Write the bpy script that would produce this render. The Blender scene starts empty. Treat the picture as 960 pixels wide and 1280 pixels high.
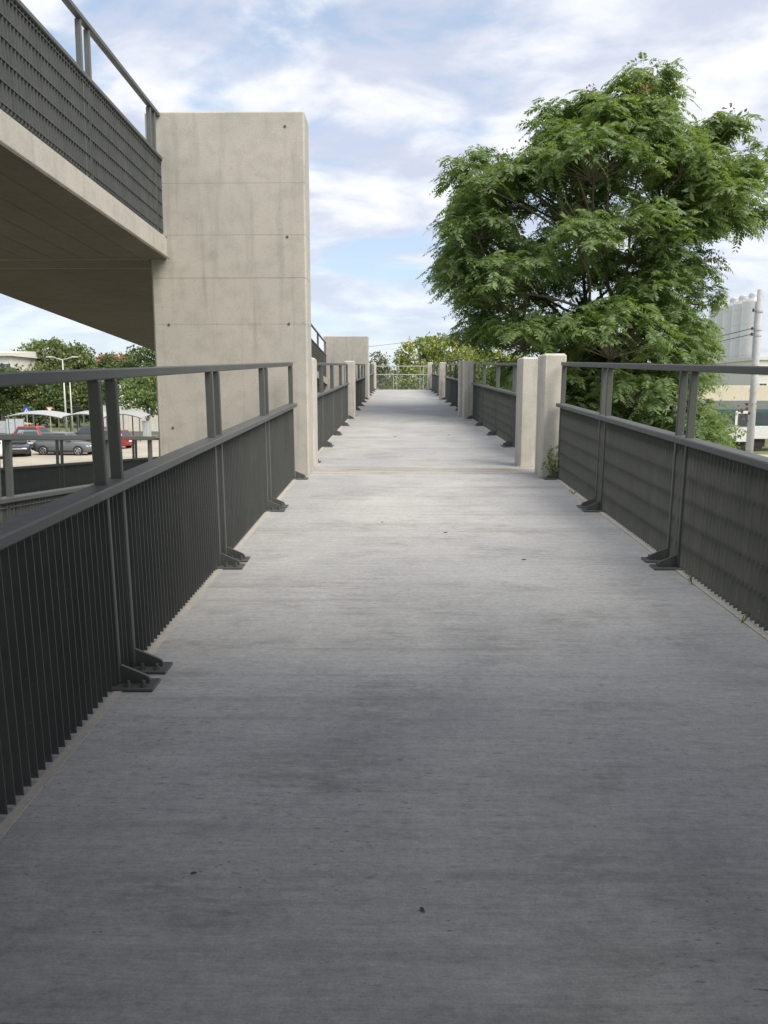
import bpy, bmesh, math, random
import numpy as np
from mathutils import Vector, Matrix

# ------------------------------------------------------------------ camera, sky, sun, exposure
SC = bpy.context.scene
COL = SC.collection
F, CX, CY = 965.0, 480.0, 640.0            # focal length and centre of the 960x1280 photograph
EYE = np.array([0.0, 0.0, 1.25])
PITCH, YAW = math.atan(147 / F), math.atan(15 / F)
cam = bpy.data.cameras.new('camera')
cam.sensor_fit = 'VERTICAL'
cam.sensor_height = 24.0
cam.lens = 24.0 * F / 1280
cam.clip_start, cam.clip_end = 0.05, 4000
cam_ob = bpy.data.objects.new('camera', cam)
COL.objects.link(cam_ob)
cam_ob.location = EYE
cam_ob.rotation_euler = (math.pi / 2 - PITCH, 0, YAW)
SC.camera = cam_ob

SUN = Vector((1.0, -0.88, 1.5)).normalized()
SUN_EL = math.asin(SUN.z)
SUN_AZ = math.atan2(SUN.x, SUN.y)
sl = bpy.data.lights.new('sun', 'SUN')
sl.energy = 2.8
sl.angle = math.radians(42)
sl.color = (1.0, 0.93, 0.82)
so = bpy.data.objects.new('sun', sl)
COL.objects.link(so)
so.rotation_euler = SUN.to_track_quat('Z', 'Y').to_euler()
so.location = (0, 0, 30)

W = bpy.data.worlds.new('World')
SC.world = W
W.use_nodes = True
wt = W.node_tree
wt.nodes.clear()
def wn(t, **k):
    n = wt.nodes.new(t)
    for a, b in k.items(): setattr(n, a, b)
    return n
def wmath(op, a, b=None, clamp=False):
    n = wn('ShaderNodeMath', operation=op, use_clamp=clamp)
    for i, v in enumerate((a, b)):
        if v is None: continue
        if isinstance(v, (int, float)): n.inputs[i].default_value = v
        else: wt.links.new(v, n.inputs[i])
    return n.outputs[0]
sky = wn('ShaderNodeTexSky', sky_type='NISHITA')
sky.sun_disc = False
sky.sun_elevation = SUN_EL
sky.sun_rotation = SUN_AZ
sky.air_density, sky.dust_density, sky.ozone_density = 1.0, 1.2, 1.0
tc = wn('ShaderNodeTexCoord')
sep = wn('ShaderNodeSeparateXYZ')
wt.links.new(tc.outputs['Generated'], sep.inputs[0])
zz = wmath('ADD', wmath('MAXIMUM', sep.outputs[2], 0.0), 0.30)
comb = wn('ShaderNodeCombineXYZ')
wt.links.new(wmath('DIVIDE', sep.outputs[0], zz), comb.inputs[0])
wt.links.new(wmath('DIVIDE', sep.outputs[1], zz), comb.inputs[1])
comb.inputs[2].default_value = 3.7
def wnoise(scale, detail, rough, dist, off):
    mp = wn('ShaderNodeMapping')
    mp.inputs['Location'].default_value = off
    mp.inputs['Rotation'].default_value = (0, 0, 0.5)
    mp.inputs['Scale'].default_value = (0.8, 1.15, 1)
    wt.links.new(comb.outputs[0], mp.inputs[0])
    n = wn('ShaderNodeTexNoise')
    n.inputs['Scale'].default_value = scale
    n.inputs['Detail'].default_value = detail
    n.inputs['Roughness'].default_value = rough
    n.inputs['Distortion'].default_value = dist
    wt.links.new(mp.outputs[0], n.inputs['Vector'])
    return n.outputs[0]
def wramp(src, stops):
    r = wn('ShaderNodeValToRGB')
    r.color_ramp.interpolation = 'EASE'
    while len(r.color_ramp.elements) < len(stops): r.color_ramp.elements.new(0.5)
    for e, (p, c) in zip(r.color_ramp.elements, stops):
        e.position = p
        e.color = (c, c, c, 1) if isinstance(c, (int, float)) else (*c, 1)
    wt.links.new(src, r.inputs[0])
    return r.outputs[0]
cn = wmath('ADD', wmath('MULTIPLY', wnoise(1.7, 3, 0.5, 0.2, (4.1, 1.7, 0)), 0.42), wmath('MULTIPLY', wnoise(4.2, 9, 0.56, 0.35, (0.6, 5.2, 0)), 0.58))
cover = wramp(cn, [(0.375, 0.0), (0.505, 1.0)])
bright = wramp(wnoise(4.6, 9, 0.56, 0.3, (7.3, 2.2, 0)), [(0.38, (3.75, 4.0, 4.8)), (0.64, (5.8, 5.85, 6.1))])
low = wramp(sep.outputs[2], [(0.0, 0.35), (0.22, 1.0)])
mask = wmath('MULTIPLY', wmath('MULTIPLY', cover, low), 0.93)
skyb = wn('ShaderNodeMixRGB', blend_type='MULTIPLY')
skyb.inputs[0].default_value = 1.0
wt.links.new(sky.outputs[0], skyb.inputs[1])
skyb.inputs[2].default_value = (1.02, 0.98, 0.97, 1)
veil = wn('ShaderNodeMixRGB')                     # thin high cirrus veil over the whole dome
veil.inputs[0].default_value = 0.42
wt.links.new(skyb.outputs[0], veil.inputs[1])
veil.inputs[2].default_value = (4.2, 5.0, 6.0, 1)
mix = wn('ShaderNodeMixRGB')
wt.links.new(mask, mix.inputs[0])
wt.links.new(veil.outputs[0], mix.inputs[1])
wt.links.new(bright, mix.inputs[2])
bg = wn('ShaderNodeBackground')
bg.inputs[1].default_value = 0.113
wt.links.new(mix.outputs[0], bg.inputs[0])
wo = wn('ShaderNodeOutputWorld')
wt.links.new(bg.outputs[0], wo.inputs[0])

SC.view_settings.view_transform = 'Standard'
SC.view_settings.look = 'None'
SC.view_settings.gamma = 1.0
SC.view_settings.exposure = 0.68
SC.cycles.max_bounces = 8
SC.cycles.transparent_max_bounces = 16

RNG = np.random.default_rng(11)
random.seed(5)

# ------------------------------------------------------------------ pixel -> place
_cy, _sy, _cp, _sp = math.cos(YAW), math.sin(YAW), math.cos(PITCH), math.sin(PITCH)
_fw = np.array([-_sy * _cp, _cy * _cp, -_sp]); _rt = np.array([_cy, _sy, 0.0]); _up = np.cross(_rt, _fw)
def ray(u, v): return _fw + _rt * (u - CX) / F - _up * (v - CY) / F
def at_y(u, v, Y): r = ray(u, v); return EYE + r * (Y / r[1])
def proj(p):
    d = np.array(p) - EYE; z = d @ _fw; return CX + F * (d @ _rt) / z, CY - F * (d @ _up) / z
def at_z(u, v, Z): r = ray(u, v); return EYE + r * ((Z - EYE[2]) / r[2])

# ------------------------------------------------------------------ mesh helpers
class MB:
    """collects boxes, prisms, tubes; build() links them as ONE mesh object"""
    def __init__(s): s.v, s.f, s.m = [], [], []
    def add(s, vs, fs, mi=0):
        b = len(s.v)
        s.v += [tuple(float(c) for c in p) for p in vs]
        s.f += [tuple(b + i for i in f) for f in fs]
        s.m += [mi] * len(fs)
        return s
    def box(s, a, b, mi=0):
        x0, y0, z0 = a; x1, y1, z1 = b
        return s.add([(x0,y0,z0),(x1,y0,z0),(x1,y1,z0),(x0,y1,z0),(x0,y0,z1),(x1,y0,z1),(x1,y1,z1),(x0,y1,z1)],
                     [(0,3,2,1),(4,5,6,7),(0,1,5,4),(1,2,6,5),(2,3,7,6),(3,0,4,7)], mi)
    def hexa(s, vs, mi=0):          # 8 corners, bottom 4 ccw then top 4
        return s.add(vs, [(0,3,2,1),(4,5,6,7),(0,1,5,4),(1,2,6,5),(2,3,7,6),(3,0,4,7)], mi)
    def prism(s, poly, a, b, axis=1, mi=0):    # 2D polygon extruded along an axis from a to b
        n = len(poly)
        def P(p, t):
            return (p[0], t, p[1]) if axis == 1 else ((t, p[0], p[1]) if axis == 0 else (p[0], p[1], t))
        vs = [P(p, a) for p in poly] + [P(p, b) for p in poly]
        fs = [tuple(range(n)), tuple(reversed(range(n, 2 * n)))]
        fs += [((i + 1) % n, i, n + i, n + (i + 1) % n) for i in range(n)]
        return s.add(vs, fs, mi)
    def tube(s, pts, rad, n=8, mi=0, cap=True):
        pts = [Vector(p) for p in pts]
        if isinstance(rad, (int, float)): rad = [rad] * len(pts)
        vs, fs = [], []
        for i, p in enumerate(pts):
            d = (pts[min(i + 1, len(pts) - 1)] - pts[max(i - 1, 0)]).normalized()
            a = d.orthogonal().normalized() if abs(d.z) < 0.99 else Vector((1, 0, 0))
            if abs(d.z) < 0.99: a = Vector((0, 0, 1)).cross(d).normalized()
            b = d.cross(a)
            for k in range(n):
                t = 2 * math.pi * k / n
                vs.append(p + (a * math.cos(t) + b * math.sin(t)) * rad[i])
        for i in range(len(pts) - 1):
            for k in range(n):
                fs.append((i * n + k, i * n + (k + 1) % n, (i + 1) * n + (k + 1) % n, (i + 1) * n + k))
        if cap:
            fs.append(tuple(reversed(range(n)))); fs.append(tuple(range((len(pts) - 1) * n, len(pts) * n)))
        return s.add(vs, fs, mi)
    def lathe(s, prof, n=20, origin=(0, 0, 0), axis='z', mi=0):   # prof: (radius, height)
        vs, fs = [], []
        for r, h in prof:
            for k in range(n):
                t = 2 * math.pi * k / n
                c, q = r * math.cos(t), r * math.sin(t)
                p = (c, q, h) if axis == 'z' else ((c, h, q) if axis == 'y' else (h, c, q))
                vs.append(tuple(p[i] + origin[i] for i in range(3)))
        for i in range(len(prof) - 1):
            for k in range(n):
                fs.append((i * n + k, i * n + (k + 1) % n, (i + 1) * n + (k + 1) % n, (i + 1) * n + k))
        fs.append(tuple(reversed(range(n)))); fs.append(tuple(range((len(prof) - 1) * n, len(prof) * n)))
        return s.add(vs, fs, mi)
    def mesh(s, name, mats, smooth=False, bevel=0, fix=True):
        me = bpy.data.meshes.new(name)
        me.from_pydata(s.v, [], s.f)
        for m in (mats if isinstance(mats, (list, tuple)) else [mats]): me.materials.append(m)
        if any(s.m): me.polygons.foreach_set('material_index', s.m)
        if fix or bevel:
            bm = bmesh.new(); bm.from_mesh(me)
            if fix: bmesh.ops.recalc_face_normals(bm, faces=bm.faces)
            if bevel:
                es = [e for e in bm.edges if len(e.link_faces) == 2 and e.calc_face_angle(0) > 0.5]
                bmesh.ops.bevel(bm, geom=es, offset=bevel, segments=1, affect='EDGES', profile=0.5)
            bm.to_mesh(me); bm.free()
        if smooth: me.polygons.foreach_set('use_smooth', [True] * len(me.polygons))
        me.update()
        return me
    def build(s, name, mats, parent=None, **k):
        return link(name, s.mesh(name, mats, **k), parent)
def link(name, me, parent=None, loc=None):
    o = bpy.data.objects.new(name, me); COL.objects.link(o)
    if parent is not None: o.parent = parent
    if loc is not None: o.location = loc
    return o
def empty(name, loc=(0, 0, 0), rz=0.0):
    o = bpy.data.objects.new(name, None); COL.objects.link(o)
    o.empty_display_size = 0.2
    o.location = loc; o.rotation_euler = (0, 0, rz)
    return o
def tag(o, label=None, cat=None, group=None, kind=None):
    if label: o['label'] = label
    if cat: o['category'] = cat
    if group: o['group'] = group
    if kind: o['kind'] = kind
    return o
def raw_mesh(name, verts, faces_n, mat, smooth=False):
    """fast numpy mesh: verts (N,3); every consecutive faces_n verts form a polygon"""
    n = len(verts); k = n // faces_n
    me = bpy.data.meshes.new(name)
    me.vertices.add(n); me.vertices.foreach_set('co', np.asarray(verts, np.float32).ravel())
    me.loops.add(n); me.loops.foreach_set('vertex_index', np.arange(n, dtype=np.int32))
    me.polygons.add(k); me.polygons.foreach_set('loop_start', np.arange(0, n, faces_n, dtype=np.int32))
    me.materials.append(mat)
    me.update(calc_edges=True)
    return me

# ------------------------------------------------------------------ materials
def nodes_of(name):
    m = bpy.data.materials.new(name); m.use_nodes = True
    t = m.node_tree; t.nodes.clear()
    out = t.nodes.new('ShaderNodeOutputMaterial')
    b = t.nodes.new('ShaderNodeBsdfPrincipled')
    t.links.new(b.outputs[0], out.inputs[0])
    return m, t, b, out
class NT:
    def __init__(s, t): s.t = t
    def n(s, typ, **k):
        x = s.t.nodes.new(typ)
        for a, b in k.items(): setattr(x, a, b)
        return x
    def put(s, v, sock):
        if isinstance(v, bpy.types.NodeSocket): s.t.links.new(v, sock)
        elif isinstance(v, (tuple, list)): sock.default_value = (*v, 1) if len(v) == 3 and sock.type == 'RGBA' else v
        else: sock.default_value = v
    def math(s, op, a, b=0.0, clamp=False):
        x = s.n('ShaderNodeMath', operation=op, use_clamp=clamp)
        s.put(a, x.inputs[0]); s.put(b, x.inputs[1]); return x.outputs[0]
    def coord(s, scale=(1, 1, 1), off=(0, 0, 0), world=True):
        if world:
            g = s.n('ShaderNodeNewGeometry').outputs['Position']
        else:
            g = s.n('ShaderNodeTexCoord').outputs['Object']
        m = s.n('ShaderNodeMapping')
        m.inputs['Scale'].default_value = scale; m.inputs['Location'].default_value = off
        s.t.links.new(g, m.inputs[0]); return m.outputs[0]
    def noise(s, vec, scale, detail=4, rough=0.5, dist=0.0):
        x = s.n('ShaderNodeTexNoise')
        s.t.links.new(vec, x.inputs['Vector'])
        x.inputs['Scale'].default_value = scale; x.inputs['Detail'].default_value = detail
        x.inputs['Roughness'].default_value = rough; x.inputs['Distortion'].default_value = dist
        return x.outputs[0]
    def voro(s, vec, scale, feat='F1', rnd=1.0):
        x = s.n('ShaderNodeTexVoronoi', feature=feat)
        s.t.links.new(vec, x.inputs['Vector']); x.inputs['Scale'].default_value = scale
        x.inputs['Randomness'].default_value = rnd
        return x.outputs[0]
    def ramp(s, src, stops):
        r = s.n('ShaderNodeValToRGB')
        while len(r.color_ramp.elements) < len(stops): r.color_ramp.elements.new(0.5)
        for e, (p, c) in zip(r.color_ramp.elements, stops):
            e.position = p; e.color = (c, c, c, 1) if isinstance(c, (int, float)) else (*c, 1)
        s.t.links.new(src, r.inputs[0]); return r.outputs[0]
    def mix(s, f, a, b, mode='MIX'):
        x = s.n('ShaderNodeMixRGB', blend_type=mode)
        s.put(f, x.inputs[0]); s.put(a, x.inputs[1]); s.put(b, x.inputs[2]); return x.outputs[0]
    def bump(s, h, strength, dist, b):
        x = s.n('ShaderNodeBump')
        x.inputs['Strength'].default_value = strength; x.inputs['Distance'].default_value = dist
        s.t.links.new(h, x.inputs['Height']); s.t.links.new(x.outputs[0], b.inputs['Normal'])

def plain(name, col, rough=0.5, metal=0.0, var=0.12, scale=6.0, spec=0.5):
    m, t, b, _ = nodes_of(name); q = NT(t)
    v = q.noise(q.coord(world=False), scale, 4, 0.6)
    b.inputs['Base Color'].default_value = (*col, 1)
    c = q.mix(1.0, col, q.ramp(v, [(0.3, 1 - var), (0.7, 1 + var)]), 'MULTIPLY')
    t.links.new(c, b.inputs['Base Color'])
    b.inputs['Roughness'].default_value = rough; b.inputs['Metallic'].default_value = metal
    b.inputs['Specular IOR Level'].default_value = spec
    return m

def concrete(name, base, dark, warm, streak=0.5, pores=True):
    """cast concrete: cloudy tone, run-down streaks, pores"""
    m, t, b, _ = nodes_of(name); q = NT(t)
    big = q.noise(q.coord(), 1.3, 5, 0.6)
    mid = q.noise(q.coord(off=(3, 1, 7)), 6.0, 6, 0.65)
    fine = q.noise(q.coord(off=(9, 4, 2)), 70.0, 3, 0.6)
    st = q.noise(q.coord(scale=(5.5, 5.5, 0.35), off=(2, 5, 1)), 2.0, 5, 0.6)
    c = q.mix(q.ramp(big, [(0.34, 0.0), (0.66, 1.0)]), base, warm)
    c = q.mix(q.math('MULTIPLY', q.ramp(mid, [(0.46, 0.0), (0.72, 1.0)]), 0.36), c, dark)
    c = q.mix(q.math('MULTIPLY', q.ramp(st, [(0.52, 0.0), (0.75, 1.0)]), streak), c, dark)
    c = q.mix(1.0, c, q.ramp(fine, [(0.3, 0.90), (0.7, 1.08)]), 'MULTIPLY')
    h = q.math('ADD', q.math('MULTIPLY', mid, 0.4), q.math('MULTIPLY', fine, 0.6))
    if pores:
        po = q.ramp(q.voro(q.coord(), 16.0), [(0.05, 1.0), (0.10, 0.0)])
        sel = q.ramp(q.noise(q.coord(off=(5, 5, 5)), 5.0, 3), [(0.52, 0.0), (0.60, 1.0)])
        po = q.math('MULTIPLY', po, sel)
        c = q.mix(q.math('MULTIPLY', po, 0.55), c, tuple(x * 0.5 for x in dark))
        h = q.math('SUBTRACT', h, q.math('MULTIPLY', po, 1.5))
    t.links.new(c, b.inputs['Base Color'])
    b.inputs['Roughness'].default_value = 0.9
    b.inputs['Specular IOR Level'].default_value = 0.25
    q.bump(h, 0.35, 0.006, b)
    return m

def broom(name):
    """brushed deck: strokes across the walkway, pits, stains, foot-worn paler lane"""
    m, t, b, _ = nodes_of(name); q = NT(t)
    st1 = q.noise(q.coord(scale=(3.4, 34, 1)), 1.0, 7, 0.72, 0.5)
    st2 = q.noise(q.coord(scale=(16.0, 110, 1), off=(4, 2, 0)), 1.0, 5, 0.7, 0.4)
    st3 = q.noise(q.coord(scale=(0.30, 9, 1), off=(1, 8, 0)), 1.0, 4, 0.6)
    big = q.noise(q.coord(scale=(0.9, 0.75, 1), off=(2.1, 0.4, 0)), 1.0, 5, 0.6, 0.4)
    blot = q.noise(q.coord(scale=(1, 1.5, 1), off=(7.7, 3.1, 0)), 1.9, 6, 0.62)
    fine = q.noise(q.coord(), 160.0, 2, 0.7)
    grit = q.noise(q.coord(scale=(1, 1, 1), off=(3, 3, 3)), 38.0, 4, 0.7)
    c = q.mix(q.ramp(big, [(0.32, 0.0), (0.68, 1.0)]), (0.36, 0.362, 0.362), (0.475, 0.467, 0.448))
    c = q.mix(1.0, c, q.ramp(st1, [(0.30, 0.87), (0.70, 1.10)]), 'MULTIPLY')
    c = q.mix(1.0, c, q.ramp(st2, [(0.28, 0.87), (0.70, 1.10)]), 'MULTIPLY')
    c = q.mix(q.math('MULTIPLY', q.ramp(st3, [(0.54, 0.0), (0.72, 1.0)]), 0.45), c, (0.24, 0.23, 0.21))
    rag = q.math('MULTIPLY', q.ramp(blot, [(0.50, 0.0), (0.66, 1.0)]), q.ramp(q.noise(q.coord(scale=(5, 26, 1), off=(6, 1, 0)), 1.0, 7, 0.75, 0.6), [(0.40, 0.15), (0.60, 1.0)]))
    c = q.mix(q.math('MULTIPLY', rag, 0.55), c, (0.19, 0.185, 0.175))
    fleck = q.ramp(q.noise(q.coord(scale=(22, 70, 1), off=(2, 9, 0)), 1.0, 4, 0.7), [(0.60, 0.0), (0.68, 1.0)])
    fsel = q.ramp(q.noise(q.coord(off=(8, 2, 1)), 1.6, 4, 0.6), [(0.40, 0.15), (0.62, 1.0)])
    c = q.mix(q.math('MULTIPLY', q.math('MULTIPLY', fleck, fsel), 0.8), c, (0.16, 0.155, 0.145))
    pale = q.ramp(q.noise(q.coord(scale=(2.2, 40, 1), off=(5, 5, 2)), 1.0, 5, 0.7, 0.4), [(0.62, 0.0), (0.74, 1.0)])
    c = q.mix(q.math('MULTIPLY', pale, 0.45), c, (0.60, 0.59, 0.56))
    c = q.mix(1.0, c, q.ramp(fine, [(0.25, 0.86), (0.75, 1.12)]), 'MULTIPLY')
    c = q.mix(1.0, c, q.ramp(grit, [(0.30, 0.88), (0.62, 1.05)]), 'MULTIPLY')
    pit = q.ramp(q.voro(q.coord(scale=(1, 1.8, 1)), 21.0), [(0.05, 1.0), (0.13, 0.0)])
    sel = q.ramp(q.noise(q.coord(off=(1, 1, 1)), 6.0, 3), [(0.50, 0.0), (0.62, 1.0)])
    pit = q.math('MULTIPLY', pit, sel)
    c = q.mix(q.math('MULTIPLY', pit, 0.6), c, (0.12, 0.115, 0.11))
    # rusty-brown tide mark along the expansion joint (world y about 8.8)
    y = q.n('ShaderNodeSeparateXYZ'); t.links.new(q.coord(), y.inputs[0])
    band = q.math('SUBTRACT', 1.0, q.math('MULTIPLY', q.math('ABSOLUTE', q.math('SUBTRACT', y.outputs[1], 8.82)), 3.2), True)
    band = q.math('MULTIPLY', band, q.ramp(q.noise(q.coord(scale=(1.2, 5, 1)), 1.5, 4), [(0.36, 0.0), (0.58, 1.0)]))
    c = q.mix(q.math('MULTIPLY', band, 0.85), c, (0.26, 0.20, 0.13))
    t.links.new(c, b.inputs['Base Color'])
    b.inputs['Roughness'].default_value = 0.88
    b.inputs['Specular IOR Level'].default_value = 0.3
    h = q.math('ADD', q.math('MULTIPLY', st1, 0.5), q.math('MULTIPLY', st2, 0.6))
    h = q.math('ADD', h, q.math('MULTIPLY', fine, 0.35))
    h = q.math('SUBTRACT', h, pit)
    q.bump(h, 0.5, 0.005, b)
    return m

def leaf_mat(name, a, bcol, c3, trans=0.35, nscale=0.6):
    m, t, b, out = nodes_of(name); q = NT(t)
    g = q.n('ShaderNodeNewGeometry')
    n1 = q.noise(q.coord(), nscale, 3)
    c = q.mix(q.ramp(n1, [(0.36, 0.0), (0.64, 1.0)]), a, bcol)
    c = q.mix(q.ramp(g.outputs['Random Per Island'], [(0.72, 0.0), (1.0, 0.75)]), c, c3)
    c = q.mix(1.0, c, q.ramp(g.outputs['Random Per Island'], [(0.0, 0.72), (0.5, 1.05), (1.0, 1.15)]), 'MULTIPLY')
    t.links.new(c, b.inputs['Base Color'])
    b.inputs['Roughness'].default_value = 0.5
    b.inputs['Specular IOR Level'].default_value = 0.35
    tr = q.n('ShaderNodeBsdfTranslucent')
    t.links.new(q.mix(1.0, c, (1.0, 1.05, 0.45), 'MULTIPLY'), tr.inputs[0])
    mx = q.n('ShaderNodeMixShader'); mx.inputs[0].default_value = trans
    t.links.new(b.outputs[0], mx.inputs[1]); t.links.new(tr.outputs[0], mx.inputs[2])
    t.links.new(mx.outputs[0], out.inputs[0])
    return m

M = {}
M['deck'] = broom('brushed_deck_concrete')
M['tower'] = concrete('cast_concrete', (0.435, 0.415, 0.375), (0.25, 0.237, 0.212), (0.475, 0.447, 0.395), 0.5)
M['pier'] = concrete('pale_cast_concrete', (0.50, 0.48, 0.43), (0.28, 0.265, 0.235), (0.54, 0.51, 0.45), 0.7)
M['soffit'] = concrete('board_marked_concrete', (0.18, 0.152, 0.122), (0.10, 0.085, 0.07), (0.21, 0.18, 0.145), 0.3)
M['edge'] = concrete('edge_mortar', (0.52, 0.49, 0.43), (0.30, 0.28, 0.24), (0.45, 0.42, 0.36), 0.2, False)
def steel():
    m, t, b, _ = nodes_of('graphite_painted_steel'); q = NT(t)
    dust = q.noise(q.coord(scale=(6, 6, 2)), 1.5, 6, 0.65)
    sp = q.noise(q.coord(off=(4, 7, 1)), 55.0, 3, 0.6)
    c = q.mix(q.math('MULTIPLY', q.ramp(dust, [(0.42, 0.0), (0.70, 1.0)]), 0.45), (0.088, 0.095, 0.092), (0.135, 0.134, 0.126))
    c = q.mix(q.ramp(sp, [(0.68, 0.0), (0.74, 0.6)]), c, (0.24, 0.235, 0.22))
    t.links.new(c, b.inputs['Base Color'])
    t.links.new(q.ramp(dust, [(0.3, 0.38), (0.7, 0.62)]), b.inputs['Roughness'])
    return m
M['steel'] = steel()
M['sunlit_rail'] = plain('sunlit_look_fence_steel', (0.42, 0.43, 0.41), 0.5, 0.1, 0.1, 10)  # lighter copy of the railing steel: sunlight put into the end fence colour
M['bolt'] = plain('galvanised_bolt', (0.20, 0.20, 0.19), 0.45, 0.7, 0.1, 30)
M['hole'] = plain('tie_hole_mortar', (0.10, 0.09, 0.075), 0.9)
M['rust'] = plain('rust_bloom', (0.40, 0.25, 0.15), 0.9, 0, 0.3, 30)

# ------------------------------------------------------------------ levels of the ramps
S1, S2 = 0.04526, 0.03726
Y_A, Y_B, Y_C = -1.0, 8.5, 37.9            # landing below / slope break / landing at the far end
def z_walk(y):
    if y < Y_A: return S1 * Y_A
    if y < Y_B: return S1 * y
    if y < Y_C: return S1 * Y_B + S2 * (y - Y_B)
    return S1 * Y_B + S2 * (Y_C - Y_B)
def z_upper(y): return float(np.interp(y, [2.0, 8.3, 21.9, 27.0, 37.9], [3.03, 2.857, 2.045, 1.80, z_walk(40)]))
def z_lower(y): return -0.22 - 0.058 * (y - 5.0)
GZ = -3.1
XL, XR = -1.07, 1.70                        # inner faces of the two railings

# ------------------------------------------------------------------ ground, lot, roads
def ground_mat():
    m, t, b, _ = nodes_of('dry_grass_ground'); q = NT(t)
    n1 = q.noise(q.coord(), 0.08, 6, 0.6); n2 = q.noise(q.coord(), 3.0, 5, 0.7)
    c = q.mix(q.ramp(n1, [(0.4, 0.0), (0.6, 1.0)]), (0.10, 0.13, 0.045), (0.19, 0.19, 0.08))
    c = q.mix(1.0, c, q.ramp(n2, [(0.3, 0.7), (0.7, 1.25)]), 'MULTIPLY')
    t.links.new(c, b.inputs['Base Color']); b.inputs['Roughness'].default_value = 0.95
    q.bump(n2, 0.6, 0.08, b); return m
def gravel_mat():
    m, t, b, _ = nodes_of('pale_gravel_lot'); q = NT(t)
    n1 = q.noise(q.coord(), 0.35, 6, 0.62); n2 = q.noise(q.coord(), 14.0, 4, 0.7)
    c = q.mix(q.ramp(n1, [(0.35, 0.0), (0.65, 1.0)]), (0.36, 0.32, 0.25), (0.46, 0.42, 0.34))
    c = q.mix(1.0, c, q.ramp(n2, [(0.3, 0.75), (0.7, 1.2)]), 'MULTIPLY')
    g = q.ramp(q.noise(q.coord(off=(9, 9, 0)), 0.3, 5, 0.6), [(0.62, 0.0), (0.70, 0.8)])
    c = q.mix(g, c, (0.20, 0.22, 0.10))
    t.links.new(c, b.inputs['Base Color']); b.inputs['Roughness'].default_value = 0.95
    q.bump(n2, 0.5, 0.03, b); return m
M['ground'] = ground_mat(); M['gravel'] = gravel_mat()
M['asphalt'] = plain('worn_asphalt', (0.085, 0.083, 0.08), 0.9, 0, 0.3, 3)
R = 2500
tag(MB().add([(-R, -R, GZ), (R, -R, GZ), (R, R, GZ), (-R, R, GZ)], [(0, 1, 2, 3)]).build('ground', M['ground']), kind='structure')
tag(MB().add([(-75, 22, GZ + .004), (-7, 22, GZ + .004), (-7, 74, GZ + .004), (-75, 74, GZ + .004)], [(0, 1, 2, 3)]).build('parking_lot', M['gravel']), kind='structure')
tag(MB().add([(-120, 84, GZ + .004), (-4, 84, GZ + .004), (-4, 91, GZ + .004), (-120, 91, GZ + .004)], [(0, 1, 2, 3)]).build('road', M['asphalt']), kind='structure')
tag(MB().add([(8, 30, GZ + .004), (150, 30, GZ + .004), (150, 57, GZ + .004), (8, 57, GZ + .004)], [(0, 1, 2, 3)]).build('yard', M['gravel']), kind='structure')

# ------------------------------------------------------------------ decks
def slab(mb, x0, x1, y0, y1, zf, th, mi=0):
    a, b = zf(y0), zf(y1)
    mb.hexa([(x0, y0, a - th), (x1, y0, a - th), (x1, y1, b - th), (x0, y1, b - th),
             (x0, y0, a), (x1, y0, a), (x1, y1, b), (x0, y1, b)], mi)
walk = tag(empty('walkway'), kind='structure')
G = 0.016
for (a, b) in [(-1.0, 1.3), (1.3, 4.68), (4.68, 8.5 - G), (8.5 + G, 13.2), (13.2, 17.85), (17.85 + G, 22.7), (22.7, 27.7), (27.7 + G, 32.8), (32.8, 37.9)]:
    mb = MB(); slab(mb, -1.17, 1.80, a + .002, b - .002, z_walk, 0.28)
    mb.build('slab', M['deck'], walk, bevel=0.003)
for yj in (8.5, 17.85, 27.7):
    mb = MB(); mb.box((-1.16, yj - .03, z_walk(yj) - .27), (1.79, yj + .03, z_walk(yj) - .014)); mb.build('joint_filler', M['hole'], walk)
mb = MB(); mb.box((-1.17, 37.9015, z_walk(40) - .28), (1.80, 40.2, z_walk(40))); mb.build('slab', M['deck'], walk)
for x0, x1 in ((-1.075, -1.045), (1.675, 1.705)):          # thin mortar strips along both edges
    for (a, b) in [(-0.9, 8.19), (9.42, 17.3), (18.4, 27.1), (28.3, 37.3)]:
        mb = MB()
        n = 24 if a < 9 else 6
        for i in range(n):
            ya, yb = a + (b - a) * i / n, a + (b - a) * (i + 1) / n
            w = random.uniform(-.004, .004)
            za, zb = z_walk(ya), z_walk(yb)
            mb.hexa([(x0, ya, za - .02), (x1 + w, ya, za - .02), (x1 + w, yb, zb - .02), (x0, yb, zb - .02),
                     (x0, ya, za + .004), (x1 + w, ya, za + .004), (x1 + w, yb, zb + .004), (x0, yb, zb + .004)])
        mb.build('edge_strip', M['edge'], walk)
# landing below the camera, joining the lower ramp and the walkway
low = tag(empty('lower_landing'), kind='structure')
mb = MB(); mb.box((-5.55, -4.5, S1 * Y_A - .28), (1.80, Y_A - .002, S1 * Y_A)); mb.build('slab', M['deck'], low)
lr = tag(empty('lower_ramp'), kind='structure')
for a, b in ((-0.998, 8.0), (8.003, 17.0), (17.003, 26.0)):
    mb = MB(); slab(mb, -5.55, -2.58, a, b, lambda y: z_lower(y) if y > -.9 else z_lower(0.4), 0.25); mb.build('slab', M['deck'], lr)
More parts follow.
